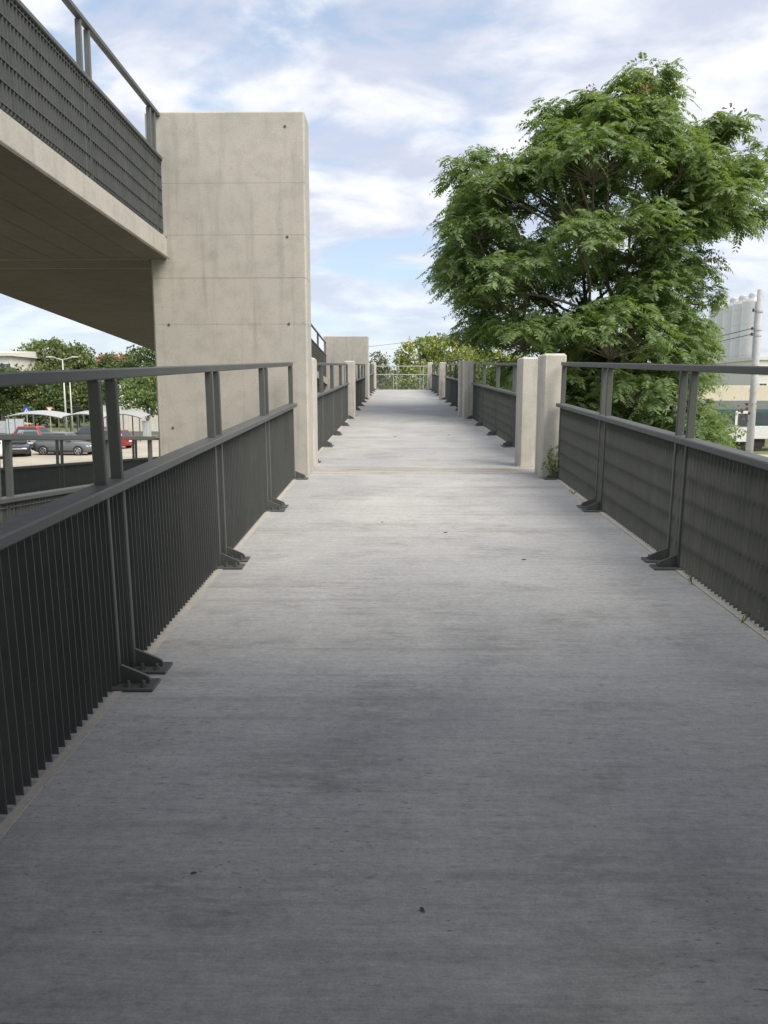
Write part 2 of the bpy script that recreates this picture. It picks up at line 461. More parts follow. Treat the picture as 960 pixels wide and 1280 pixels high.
# upper ramp and the landing it climbs to (over the camera)
ur = tag(empty('upper_ramp'), kind='structure')
UX0, UX1 = -5.08, -2.38
def upper_seg(a, b, x0, x1):
    mb = MB(); slab(mb, x0, x1, a, b, z_upper, 0.22)
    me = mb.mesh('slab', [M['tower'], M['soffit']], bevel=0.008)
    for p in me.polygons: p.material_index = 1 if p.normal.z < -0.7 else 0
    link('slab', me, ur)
upper_seg(2.002, 8.298, UX0, UX1)
upper_seg(8.300, 8.70, UX0, -2.575)
for a, b in ((8.702, 15.2), (15.202, 21.9), (21.902, 27.0), (27.002, 37.898)): upper_seg(a, b, UX0, UX1)
for i in range(9):                                          # board-mark ribs on the soffit
    x = UX0 + 0.32 + i * 0.30
    for a, b in ((2.1, 8.28), (8.72, 21.85)):
        za, zb = z_upper(a) - .22, z_upper(b) - .22
        if b > 20:
            continue
        MB().hexa([(x, a, za - .003), (x + .008, a, za - .003), (x + .008, b, zb - .003), (x, b, zb - .003),
                   (x, a, za + .01), (x + .008, a, za + .01), (x + .008, b, zb + .01), (x, b, zb + .01)]).build('board_mark', M['soffit'], ur)
ul = tag(empty('upper_landing'), kind='structure')
mb = MB(); mb.box((UX0, -5.2, 2.78), (4.0, 2.0, 3.03)); mb.build('slab', M['soffit'], ul)  # out of view; stretched to the right to shade the near deck
for x, y in ((-4.6, -4.8), (-1.6, -4.8), (1.95, -4.8), (3.7, -4.8), (3.7, 0.9)):
    mb = MB(); mb.box((x - .18, y - .18, GZ), (x + .18, y + .18, 2.779)); mb.build('column', M['tower'], ul)
fl = tag(empty('far_landing'), kind='structure')
mb = MB(); mb.box((UX0, 37.902, z_walk(40) - .28), (-1.172, 40.2, z_walk(40))); mb.build('slab', M['deck'], fl)

# ------------------------------------------------------------------ concrete towers and piers
def tie_hole(parent, x, y, z, r=0.014):
    h = MB().lathe([(r, 0), (r * .98, -.004)], 14, (x, y, z), 'y').build('tie_hole', M['hole'], parent)
    return h
def tower(x0, x1, y0, y1, ztop, joints, holes, label):
    t = tag(empty('concrete_tower', ((x0 + x1) / 2, (y0 + y1) / 2, GZ)), label, 'concrete tower', 'towers along the left edge of the walkway')
    zs = [GZ] + list(joints) + [ztop]
    for i in range(len(zs) - 1):
        top = i == len(zs) - 2
        b = 0.018
        za, zb = zs[i] + (0 if i == 0 else .0008), zs[i + 1] - (0 if top else .0008)
        e = 0.0004 * ((i * 7) % 3)
        mb = MB()
        pl = [(x0 - e, y0 + b), (x0 + b, y0 - e), (x1 - b, y0 - e), (x1 + e, y0 + b), (x1 + e, y1 - b), (x1 - b, y1 + e), (x0 + b, y1 + e), (x0 - e, y1 - b)]
        gap = .0022 if i < len(joints) and joints[i] == 2.45 else 0
        zb -= gap
        if top:
            c = .014
            ins = [(x + (c if x < (x0 + x1) / 2 else -c), y + (c if y < (y0 + y1) / 2 else -c)) for x, y in pl]
            m_ = len(pl)
            mb.add([(x, y, za) for x, y in pl] + [(x, y, zb - c) for x, y in pl] + [(x, y, zb) for x, y in ins],
                   [tuple(range(m_)), tuple(range(2 * m_, 3 * m_))] + [(k + j * m_, (k + 1) % m_ + j * m_, (k + 1) % m_ + (j + 1) * m_, k + (j + 1) * m_) for j in (0, 1) for k in range(m_)])
        else:
            mb.prism(pl, za, zb, axis=2)
        o = mb.build('concrete_lift', M['tower'], None, bevel=0 if top else 0.0012)
        o.parent = t; o.location = (-t.location.x, -t.location.y, -GZ)
    core = MB(); core.box((x0 + .032, y0 + .004, GZ + .1), (x1 - .032, y1 - .004, ztop - .2))
    c = core.build('joint_mortar', M['rust']); c.parent = t; c.location = (-t.location.x, -t.location.y, -GZ)
    for u, v in holes:
        p = at_y(u, v, y0 - .003)
        h = tie_hole(t, p[0], y0 - .0012, p[2]); h.location = (-t.location.x, -t.location.y, -GZ)
    return t
tower(-2.56, -0.935, 8.30, 8.68, 4.08, [0.40, 1.98, 2.45, 2.88, 3.39],
      [(356, 158), (359, 296), (361, 405), (211, 406), (216, 535), (207, 297)], 'tall pale concrete tower standing nearest, at the left of the walkway')
tower(-2.50, -0.965, 27.15, 27.55, 3.23, [1.10, 2.25], [], 'far concrete tower at the left, lower and beyond the tall one')

def pier(x0, x1, y0, y1, h, label):
    t = tag(empty('concrete_pier', ((x0 + x1) / 2, y0, z_walk(y0))), label, 'concrete post', 'short concrete posts along the walkway')
    mb = MB(); mb.box((x0, y0, z_walk(y0) - .3), (x1, y1, z_walk(y0) + h))
    o = mb.build('shaft', M['pier'], t, bevel=0.022); o.location = -t.location
    mb = MB()                                              # crumbled mortar at the foot
    n = 9
    for i in range(n):
        a = x0 - .02 + (x1 - x0 + .04) * i / n
        w = random.uniform(.008, .03)
        mb.box((a, y0 - w, z_walk(y0) - .05), (a + (x1 - x0) / n * 1.1, y0 + .02, z_walk(y0) + random.uniform(.006, .02)))
    o = mb.build('mortar_foot', M['edge'], t); o.location = -t.location
    return t
RP = [(1.535, 1.775, 8.20, 8.56, 1.30, 'nearest short concrete post on the right, with a weed at its foot'),
      (1.44, 1.68, 9.06, 9.40, 1.27, 'second short concrete post on the right, just behind the nearest one'),
      (1.50, 1.74, 17.40, 17.76, 1.27, 'third short concrete post on the right, nearer of the middle pair'),
      (1.45, 1.69, 18.00, 18.36, 1.27, 'fourth short concrete post on the right, farther of the middle pair'),
      (1.50, 1.74, 27.20, 27.56, 1.27, 'fifth short concrete post on the right, beyond the middle pair'),
      (1.50, 1.74, 37.40, 37.76, 1.30, 'last short concrete post on the right, at the end fence')]
LP = [(-1.20, -0.95, 9.04, 9.40, 1.27, 'short concrete post on the left, directly behind the tall tower'),
      (-1.16, -0.92, 17.40, 17.76, 1.27, 'short concrete post on the left between the two towers, nearer of its pair'),
      (-1.20, -0.96, 18.00, 18.36, 1.27, 'short concrete post on the left between the two towers, farther of its pair'),
      (-1.20, -0.96, 27.90, 28.26, 1.27, 'short concrete post on the left beyond the far tower'),
      (-1.20, -0.96, 37.40, 37.76, 1.30, 'last short concrete post on the left, at the end fence')]
for a in RP + LP: pier(*a)
for y in (8.5, 17.85, 27.7, 37.6):                         # cross walls that carry the walkway
    w = MB(); w.box((-0.90 if y < 9 else -1.0, y - .22, GZ), (1.7, y + .22, z_walk(y) - .29))
    tag(w.build('support_wall', M['tower'], walk))
for y in (2.0, 13.0, 24.5): # walls under the lower ramp
    MB().box((-5.3, y - .15, GZ), (-2.8, y + .15, z_lower(y) - .262)).build('support_wall', M['tower'], lr)
MB().box((-5.0, 27.2, GZ), (-2.6, 27.5, z_upper(27.5) - .225)).build('support_wall', M['tower'], ur)

# ------------------------------------------------------------------ steel railing modules
CACHE = {}
def cached(key, fn):
    if key not in CACHE: CACHE[key] = fn()
    return CACHE[key]
PITCHV = 0.047
def rm_box(a, b, bev=0): return lambda: MB().box(a, b).mesh('bar', M['steel'], bevel=bev)
def rm_rail(L, y0, y1, z0, z1, c):
    pl = [(y0 + c, z0), (y1 - c, z0), (y1, z0 + c), (y1, z1 - c), (y1 - c, z1), (y0 + c, z1), (y0, z1 - c), (y0, z0 + c)]
    return lambda: MB().prism(pl, .0003, L - .0003, axis=0).mesh('rail', M['steel'])
def gusset():
    pl = [(-.036, .012), (-.142, .012), (-.146, .026), (-.140, .038), (-.128, .046), (-.036, .086)]
    return MB().prism(pl, -.006, .006, axis=0).mesh('gusset', M['steel'])
def bolt():
    b = MB(); b.lathe([(.013, .012), (.013, .021)], 6); b.lathe([(.007, .021), (.007, .036)], 8)
    return b.mesh('bolt', M['bolt'])
def railing(A, B, label, group, near=False, feet=True, bottom=0.010, cat='railing', pale=False):
    A, B = Vector(A), Vector(B)
    x = (B - A); L = x.length; x.normalize()
    up = Vector((0, 0, 1)); y = up.cross(x).normalized(); z = x.cross(y)
    root = empty('steel_railing')
    root.matrix_world = Matrix(((x.x, y.x, z.x, A.x), (x.y, y.y, z.y, A.y), (x.z, y.z, z.z, A.z), (0, 0, 0, 1)))
    tag(root, label, cat, group)
    k = round(L, 2)
    link('handrail', cached(('h', k), rm_rail(L, -.026, .026, 1.172, 1.212, .005)), root)
    link('mid_rail', cached(('m', k), rm_rail(L, -.062, .034, .752, .790, .006)), root)
    for s, gs in (((.084, 1), (L - .084, -1)) if L > .4 else ((L - .05, 1),)):
        p = link('post', cached(('p', feet), rm_box((-.012, -.032, .012 if feet else 0), (.012, .014, 1.1715), .004)), root, (s, 0, 0))
        if feet:
            link('base_plate', cached('bp', rm_box((-.062, -.172, .0005), (.045, .030, .0118), .002)), p)
            link('gusset', cached('gu', gusset), p)
            if near:
                for by in (-.072, -.130):
                    link('bolt', cached('bo', bolt), p, (-.034, by, 0))
    s0, s1 = .022, L - .022
    n = int(round((s1 - s0) / PITCHV))
    zs = [bottom + .03 + (.752 - bottom - .06) * i / 5 for i in range(6)]
    ft = .0016
    if near:
        sm = cached(('sl', bottom), rm_box((-ft, -.024, bottom), (ft, .022, .7515)))
        for i in range(n + 1): link('slat', sm, root, (s0 + (s1 - s0) * i / n, 0, 0))
        cm = cached(('cb', k), rm_box((s0 - .004, .006, -.002), (s1 + .004, .024, .002)))
        for q in zs: link('cross_bar', cm, root, (0, 0, q))
    else:
        def gr():
            b = MB()
            for i in range(n + 1):
                s = s0 + (s1 - s0) * i / n
                b.box((s - ft, -.024, bottom), (s + ft, .022, .7515))
            for q in zs: b.box((s0 - .004, .006, q - .002), (s1 + .004, .024, q + .002))
            return b.mesh('grating', M['steel'], fix=False)
        tag(link('grating', cached(('gr', k, bottom), gr), root), kind='stuff')
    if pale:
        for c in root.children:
            c.data = cached(('pale', c.data.name), lambda: c.data.copy()); c.data.materials[0] = M['sunlit_rail']
    return root
ORD = ['first', 'second', 'third', 'fourth', 'fifth', 'sixth', 'seventh', 'eighth', 'ninth', 'tenth']
NEAR = [-0.62, 1.15, 2.94, 4.68, 6.46, 8.19]
SPANS = [('between the tall tower and the middle posts', [9.43, 11.4, 13.3, 15.35, 17.38]),
         ('between the middle posts and the far tower', [18.38, 20.6, 22.8, 25.0, 27.14]),
         ('beyond the far tower, before the end fence', [28.28, 30.6, 32.9, 35.2, 37.38])]
ROFF = 0.028
for i in range(5):
    a, b = NEAR[i], NEAR[i + 1]
    j = i
    w = {0: 'beside and behind the camera', 1: 'nearest to the camera', 2: 'second in view from the camera', 3: 'third in view from the camera', 4: 'ending at the tall tower'}[i]
    railing((XL - ROFF, a, z_walk(a)), (XL - ROFF, b, z_walk(b)), 'steel railing panel on the walkway left, ' + w, 'left railing of the near span', near=i > 0)
    w = {0: 'beside and behind the camera', 1: 'just out past the frame edge', 2: 'nearest in view', 3: 'second in view from the camera', 4: 'ending at the nearest concrete post'}[i]
    railing((XR + ROFF, b, z_walk(b)), (XR + ROFF, a, z_walk(a)), 'steel railing panel on the walkway right, ' + w, 'right railing of the near span', near=i > 1)
for w, js in SPANS:
    for i in range(4):
        a, b = js[i], js[i + 1]
        railing((XL - ROFF, a, z_walk(a)), (XL - ROFF, b, z_walk(b)), f'{ORD[i]} steel railing panel on the left {w}', 'left railing ' + w)
        railing((XR + ROFF, b, z_walk(b)), (XR + ROFF, a, z_walk(a)), f'{ORD[i]} steel railing panel on the right {w}', 'right railing ' + w)
ux = UX1 - .045
UJ = [2.04, 2.84, 4.61, 6.40, 8.09, 8.285]
UN = ['beside the landing, above the camera', 'at the top left corner, nearest the camera', 'overhead at the left edge of the picture', 'overhead, second before the tall tower', 'as a short stub at the tower']
for i in range(5):
    a, b = UJ[i], UJ[i + 1]
    railing((ux, b, z_upper(b)), (ux, a, z_upper(a)), 'grey steel railing panel on the upper ramp ' + UN[i], 'railing of the upper ramp before the tower', near=i > 1, feet=False, bottom=.03)
UJ2 = [8.72, 10.9, 13.1, 15.3, 17.5, 19.7, 21.9, 24.4, 26.95]
for i in range(8):
    a, b = UJ2[i], UJ2[i + 1]
    railing((ux, b, z_upper(b)), (ux, a, z_upper(a)), f'{ORD[i]} steel railing panel on the upper ramp behind the tall tower', 'railing of the upper ramp behind the tower', feet=False, bottom=.03)
for i, (a, b) in enumerate(((-2.30, -0.75), (-0.75, 0.85), (0.85, 2.40), (2.40, 3.95))):  # unseen railing, added to lengthen the landing's shadow on the deck
    railing((a, 1.94, 3.03), (b, 1.94, 3.03), f'{ORD[i]} steel railing panel from the left along the unseen edge of the upper landing, added for its shadow', 'added shadow railing of the upper landing', feet=False, bottom=.03)
nx, fx = -2.62, -5.45
NJ = [-0.6, 1.2, 3.25, 5.05, 6.85, 8.24]
for i in range(1, 5):
    a, b = NJ[i], NJ[i + 1]
    railing((nx, b, z_lower(b)), (nx, a, z_lower(a)), f'{ORD[i - 1]} steel railing panel along the near side of the lower ramp', 'near railing of the lower ramp', feet=False, near=False)
FJ = [6.9, 8.7, 10.5, 12.35, 14.15, 15.95, 17.75, 19.6]
for i in range(7):
    a, b = FJ[i], FJ[i + 1]
    railing((fx, a, z_lower(a)), (fx, b, z_lower(b)), f'{ORD[i]} steel railing panel along the parking side of the lower ramp', 'far railing of the lower ramp', feet=False, near=False)
zc = z_walk(40)
EF = [-2.9, -1.45, -0.05, 1.30, 1.78]
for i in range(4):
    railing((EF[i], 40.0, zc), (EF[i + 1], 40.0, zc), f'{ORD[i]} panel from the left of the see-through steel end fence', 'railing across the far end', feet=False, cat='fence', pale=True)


# ------------------------------------------------------------------ foliage
M['leaf_tree'] = leaf_mat('pinnate_leaf', (0.155, 0.235, 0.095), (0.215, 0.30, 0.12), (0.28, 0.34, 0.15), 0.48, 0.55)
M['leaf_dark'] = leaf_mat('dark_leaf', (0.08, 0.13, 0.045), (0.12, 0.17, 0.06), (0.17, 0.20, 0.08), 0.3, 0.25)
M['leaf_mid'] = leaf_mat('mid_leaf', (0.13, 0.18, 0.065), (0.18, 0.22, 0.085), (0.24, 0.25, 0.11), 0.3, 0.3)
M['leaf_gold'] = leaf_mat('flowering_leaf', (0.16, 0.24, 0.07), (0.26, 0.31, 0.085), (0.65, 0.50, 0.12), 0.35, 0.9)
M['leaf_grey'] = leaf_mat('pale_leaf', (0.14, 0.17, 0.10), (0.19, 0.21, 0.13), (0.22, 0.24, 0.15), 0.3, 0.6)
M['seed'] = leaf_mat('reddish_seed', (0.22, 0.10, 0.06), (0.26, 0.14, 0.07), (0.2, 0.15, 0.06), 0.3)
M['bark'] = plain('grey_brown_bark', (0.13, 0.105, 0.08), 0.9, 0, 0.35, 8)

def unit(v): return v / np.maximum(np.linalg.norm(v, axis=-1, keepdims=True), 1e-9)
def fronds(base, dirs, length, K=7, droop=0.45, lw=0.21, rng=RNG):
    """pinnate leaves: base (N,3), dirs (N,3), length (N,) -> quads (M*4,3)"""
    N = len(base)
    ts = np.linspace(0.20, 1.0, K)
    out = []
    roll = rng.normal(0, 0.35, N)
    for t in ts:
        p = base + dirs * (length * t)[:, None] + np.array([0, 0, -1.0]) * (droop * length * t * t)[:, None]
        tan = unit(dirs + np.array([0, 0, -1.0]) * (2 * droop * t))
        side = unit(np.cross(tan, np.array([0, 0, 1.0]) + 0.001))
        nrm = np.cross(side, tan)
        side = side * np.cos(roll)[:, None] + nrm * np.sin(roll)[:, None]
        for sg in (-1, 1):
            ll = (length * lw * (1.15 - 0.9 * (t - 0.5) ** 2) * rng.uniform(0.8, 1.2, N))[:, None]
            d = unit(side * sg + tan * 0.55 + np.array([0, 0, -1.0]) * rng.uniform(0.05, 0.55, (N, 1)) + rng.normal(0, 0.10, (N, 3)))
            wv = unit(np.cross(d, nrm + rng.normal(0, 0.25, (N, 3)))) * ll * 0.17
            q = np.stack([p, p + d * ll * 0.42 + wv, p + d * ll, p + d * ll * 0.42 - wv], 1)
            out.append(q)
    for t0, t1 in ((0, .5), (.5, 1.0)):                    # leaf stalk
        pp = [base + dirs * (length * t)[:, None] + np.array([0, 0, -1.0]) * (droop * length * t * t)[:, None] for t in (t0, t1)]
        sd = unit(np.cross(dirs, np.array([0, 0, 1.0]) + 0.001)) * 0.0035
        out.append(np.stack([pp[0] - sd, pp[0] + sd, pp[1] + sd * .7, pp[1] - sd * .7], 1))
    return np.concatenate(out).reshape(-1, 3)
def leaf_quads(c, size, rng=RNG, flat=0.5):
    N = len(c)
    d = unit(rng.normal(0, 1, (N, 3)) + np.array([0, 0, -0.35]))
    w = unit(np.cross(d, rng.normal(0, 1, (N, 3)) + np.array([0, 0, flat])))
    s = (size * rng.uniform(0.6, 1.4, N))[:, None]
    return np.stack([c - d * s * .5, c + w * s * .32, c + d * s * .5, c - w * s * .32], 1).reshape(-1, 3)
def limb(mb, a, b, r0, r1, bow=0.06, n=5, k=5):
    a, b = Vector(a), Vector(b); L = (b - a).length
    o = Vector((random.uniform(-1, 1), random.uniform(-1, 1), random.uniform(-.2, .8))) * L * bow
    pts = [a.lerp(b, i / n) + o * math.sin(math.pi * i / n) for i in range(n + 1)]
    mb.tube(pts, [r0 + (r1 - r0) * i / n for i in range(n + 1)], k, cap=False)
    return pts
def in_poly(P, poly):
    x, y = P[:, 0], P[:, 1]; r = np.zeros(len(P), bool); n = len(poly)
    for i in range(n):
        (x0, y0), (x1, y1) = poly[i], poly[(i + 1) % n]
        c = (y0 > y) != (y1 > y)
        r ^= c & (x < (x1 - x0) * (y - y0) / (y1 - y0 + 1e-12) + x0)
    return r
def poly_dist(P, poly):
    d = np.full(len(P), 1e9); n = len(poly)
    for i in range(n):
        a, b = np.array(poly[i]), np.array(poly[(i + 1) % n]); ab = b - a
        t = np.clip(((P - a) @ ab) / (ab @ ab), 0, 1)
        d = np.minimum(d, np.linalg.norm(P - a - t[:, None] * ab, axis=1))
    return d

# ---- the big pinnate-leaved tree right of the walkway: crown outline measured, given real depth
TY = 19.0
SIL = [(812, 84), (836, 112), (846, 138), (868, 150), (905, 140), (926, 136), (924, 158), (900, 172), (912, 190), (950, 182), (972, 200), (966, 232), (946, 250), (954, 278),
       (930, 292), (902, 300), (880, 312), (862, 332), (872, 356), (876, 386), (892, 408), (902, 436), (910, 470), (908, 505), (920, 540), (905, 585),
       (850, 600), (760, 590), (690, 570), (640, 520), (606, 470), (588, 440), (576, 410), (562, 378), (544, 356), (536, 330), (546, 300), (552, 268), (564, 236), (566, 208), (590, 198),
       (628, 186), (662, 176), (680, 146), (700, 128), (738, 116), (780, 106), (796, 88)]
EXTRA = [(812, 92, 0), (795, 112, -.5), (832, 122, .4), (906, 158, 0), (884, 170, .5), (940, 200, -.4), (925, 222, .3), (938, 268, 0), (905, 280, -.5), (566, 335, .3), (576, 300, -.4),
         (580, 218, 0), (610, 205, .4), (700, 142, 0), (745, 130, -.5), (862, 330, -.6), (870, 372, .2), (574, 354, .8), (590, 420, .5)]
EXR = [.30, .38, .38, .30, .40, .40, .42, .34, .42, .36, .5, .40, .45, .42, .5, .45, .4, .35, .4]
def big_tree():
    rng = np.random.default_rng(4)
    root = tag(empty('leafy_tree', (5.2, TY + .4, GZ)), 'big green tree with drooping feathery leaves rising beside the right railing', 'tree')
    P = np.array(SIL, float); lo, hi = P.min(0), P.max(0)
    # umbrella-shaped pads of foliage spaced through the envelope, mostly near its skin
    T = rng.uniform(lo, hi, (14000, 2)); T = T[in_poly(T, SIL)]
    dist = poly_dist(T, SIL) * TY / F                      # metres to the outline
    keep = dist > 0.50
    T, dist = T[keep], dist[keep]
    half = 3.4 * np.sqrt(np.clip(1 - (1 - np.clip((dist - .3) / 2.7, 0, 1)) ** 2, 0.01, 1))
    sgn = np.where(rng.uniform(0, 1, len(T)) < 0.62, -1, 1)
    off = sgn * half * np.where(rng.uniform(0, 1, len(T)) < 0.75, rng.uniform(0.75, 1.0, len(T)), rng.uniform(0.0, 0.75, len(T)))
    C3 = np.stack([at_y(u, v, TY + o) for (u, v), o in zip(T, off)])
    pads = [at_y(u, v, TY + dy) for u, v, dy in EXTRA]; prad = [r for r in EXR]
    for p, dd in zip(C3, dist):
        if p[0] < 2.6 and p[2] < 3.0: continue
        r = min(1.05, max(.36, (dd - .25) * .8)) * rng.uniform(.65, 1.1)
        if pads:
            D_ = np.linalg.norm((np.array(pads) - p) * np.array([1, 1, 1.35]), axis=1)
            if np.any(D_ < 0.83 * (np.array(prad) + r)): continue
        pads.append(p); prad.append(r)
        if len(pads) >= 170: break
    sel = []
    for p, r in zip(pads, prad):
        n = int(6 + 13 * r * r)
        a = rng.uniform(0, 2 * math.pi, n); q = np.sqrt(rng.uniform(0, 1, n))
        sel.append(np.stack([p[0] + np.cos(a) * q * r, p[1] + np.sin(a) * q * r, p[2] + r * (.42 - .62 * q ** 2) + rng.normal(0, .06, n)], 1))
    pid = np.concatenate([np.full(len(x), i) for i, x in enumerate(sel)])
    C = np.concatenate(sel); pads = np.array(pads)
    # branches: stems from the root collar, limbs, then twigs to every cluster
    wood = MB()
    stems = []
    base = np.array([5.2, TY + .4, GZ])
    for i, (dx, dy, z) in enumerate([(-.8, -.5, 1.4), (.7, .4, 2.4), (.1, .9, 1.9), (-.3, -1.1, 1.6), (1.3, -.3, 1.2), (-1.5, .5, 2.0)]):
        top = base + np.array([dx, dy, z - GZ])
        st = base + np.array([dx * .22, dy * .22, -.1])
        limb(wood, st, top, 0.17, 0.10, 0.05, 6, 8); stems.append(top)
    forks = []
    for s in stems:
        for k in range(7):
            tgt = C[rng.integers(len(C))]
            e = s + (tgt - s) * rng.uniform(.35, .6) + np.array([0, 0, .25])
            if e[0] < 2.2 and e[2] < 2.3: continue
            limb(wood, s, e, 0.075, 0.034, 0.07, 5, 6); forks.append(e)
    forks = np.array(forks)
    hubs = []
    for p, r in zip(pads, prad):
        d = np.linalg.norm(forks - p, axis=1) + 0.9 * np.maximum(forks[:, 2] - p[2], 0)
        h = p - np.array([0, 0, r * .45]); hubs.append(h)
        limb(wood, forks[np.argmin(d)], h, 0.036, 0.018, 0.09, 6, 5)
    for c, i in zip(C, pid):
        limb(wood, hubs[i], c - np.array([0, 0, .04]), 0.014, 0.006, 0.06, 3, 4)
    w = wood.build('trunk', M['bark'], fix=False, smooth=True); w.parent = root; w.location = -root.location
    # fronds: umbrella of drooping leaves at each twig tip
    cen = np.array([5.0, TY, 3.6])
    B, D, Ls = [], [], []
    for c, i in zip(C, pid):
        n = int(rng.integers(10, 15)); s = rng.uniform(.7, 1.15)
        out = (c - pads[i]) / prad[i] * np.array([1, 1, .3])
        a = rng.uniform(0, 2 * math.pi, n); el = rng.uniform(-0.25, 0.55, n)
        d = np.stack([np.cos(a) * np.cos(el), np.sin(a) * np.cos(el), np.sin(el)], 1) + out * 0.9
        B.append(c + rng.normal(0, .11, (n, 3))); D.append(unit(d)); Ls.append(rng.uniform(.34, .56, n) * s)
    V = fronds(np.concatenate(B), np.concatenate(D), np.concatenate(Ls), K=9, droop=.5, lw=.255, rng=rng)
    q = V.reshape(-1, 4, 3)
    bad = ((q[:, :, 0].min(1) < 1.95) & (q[:, :, 2].min(1) < 2.35))
    V = q[~bad].reshape(-1, 3)
    o = link('crown', raw_mesh('crown', V, 4, M['leaf_tree'])); o.parent = root; o.location = -root.location
    # reddish seed clusters at a few tips
    S = C[rng.choice(len(C), 16, False)] + np.array([0, -.3, .25])
    S = np.concatenate([S, [at_y(912, 142, TY), at_y(898, 330, TY - 1.0), at_y(932, 512, TY - 1.5)]])
    pts = (S[:, None, :] + rng.normal(0, .12, (len(S), 38, 3))).reshape(-1, 3)
    o = tag(link('seed_cluster', raw_mesh('seed_cluster', leaf_quads(pts, 0.075, rng), 4, M['seed'])), kind='stuff'); o.parent = root; o.location = -root.location
big_tree()

def blob_tree(name, label, cat, group, base, blobs, leaf, size, dens, mat, trunk=0.16, seed=0, shell=0.62):
    """base (x,y,z); blobs: list of (x,y,z, rx,ry,rz) absolute; crown of leaf-sized faces in clumps"""
    rng = np.random.default_rng(seed + 100)
    root = tag(empty(name, base), label, cat, group)
    cs = []
    wood = MB()
    for (x, y, z, rx, ry, rz) in blobs:
        area = (rx * ry + rx * rz + ry * rz) / 3 * 4 * math.pi
        nc = max(6, int(area * dens))
        d = unit(rng.normal(0, 1, (nc, 3))) * rng.uniform(shell, 1.0, (nc, 1))
        cc = np.array([x, y, z]) + d * np.array([rx, ry, rz])
        cc = cc[cc[:, 2] > base[2] + .1]
        m = int(rng.integers(16, 22))
        cl = cc[:, None, :] + rng.normal(0, 1, (len(cc), m, 3)) * np.array([1, 1, .7]) * size * 1.5
        cs.append(cl.reshape(-1, 3))
        limb(wood, (base[0], base[1], base[2] + (z - base[2]) * .35), (x, y, z + rz * .4), trunk * .5, trunk * .12, .05, 5, 5)
        for t in range(5):
            e = cc[rng.integers(len(cc))]
            limb(wood, (x, y, z - rz * .2), e, trunk * .2, trunk * .06, .06, 4, 4)
    top = max(b[2] for b in blobs)
    limb(wood, (base[0], base[1], base[2] - .1), (base[0], base[1], base[2] + (top - base[2]) * .6), trunk, trunk * .5, .02, 6, 8)
    w = wood.build('trunk', M['bark'], fix=False, smooth=True); w.parent = root; w.location = -root.location
    P = np.concatenate(cs)
    P = P[P[:, 2] > base[2] + .05]
    o = link('crown', raw_mesh('crown', leaf_quads(P, size * leaf, rng), 4, mat)); o.parent = root; o.location = -root.location
    return root
def pxblob(u, v, ru, rv, Y, ry=None):
    p = at_y(u, v, Y); k = Y / F
    return (p[0], p[1], p[2], ru * k, ry if ry else (ru + rv) / 2 * k, rv * k)

# ---- flowering trees beyond the end fence and low growth right of the walkway
def px_tree(name, label, group, Y, blobs, mat, size=.12, dens=5.0, leaf=1.0, trunk=.15, seed=0, cat='tree'):
    bl = [pxblob(u, v, ru, rv, Y + dy) for (u, v, ru, rv, dy) in blobs]
    x = sum(b[0] * b[3] for b in bl) / sum(b[3] for b in bl)
    return blob_tree(name, label, cat, group, (x, Y, GZ), bl, leaf, size, dens, mat, trunk, seed)
px_tree('flowering_tree', 'yellow-flowering green tree seen behind the end fence', 'trees beyond the end fence', 47.0,
        [(522, 446, 30, 20, 0), (545, 434, 26, 17, 1), (566, 446, 30, 26, 0), (530, 480, 36, 26, -1), (502, 466, 14, 18, 0), (565, 488, 34, 26, 0), (498, 500, 24, 22, 0)], M['leaf_gold'], .115, 4.5, 1.5, .2, 1)
px_tree('flowering_tree', 'second yellow-flowering tree, behind the posts left of the big tree', 'trees beyond the end fence', 56.0,
        [(590, 450, 26, 26, 0), (612, 462, 28, 28, 1), (640, 470, 28, 30, 0), (600, 500, 40, 26, 0)], M['leaf_gold'], .13, 4, 1.5, .2, 2)
px_tree('pale_tree', 'small pale grey-green tree left of the end fence', 'trees beyond the end fence', 70.0,
        [(474, 456, 11, 15, 0), (466, 470, 13, 18, 0), (482, 474, 12, 17, 1)], M['leaf_grey'], .14, 4, 1.4, .15, 3)
px_tree('dark_shrub', 'dark leafy thicket behind the right railing of the far spans', 'thickets behind the right railing', 33.0,
        [(604, 486, 24, 34, 0), (580, 484, 18, 30, 1), (640, 500, 36, 40, 0), (690, 510, 40, 44, 1)], M['leaf_dark'], .11, 5, 1.5, .12, 4, 'shrub')
px_tree('dark_shrub', 'low leafy thicket under the big tree on the right', 'thickets behind the right railing', 25.0,
        [(720, 520, 60, 46, 0), (800, 540, 60, 44, 1), (870, 560, 46, 40, 0)], M['leaf_dark'], .10, 5, 1.5, .12, 5, 'shrub')

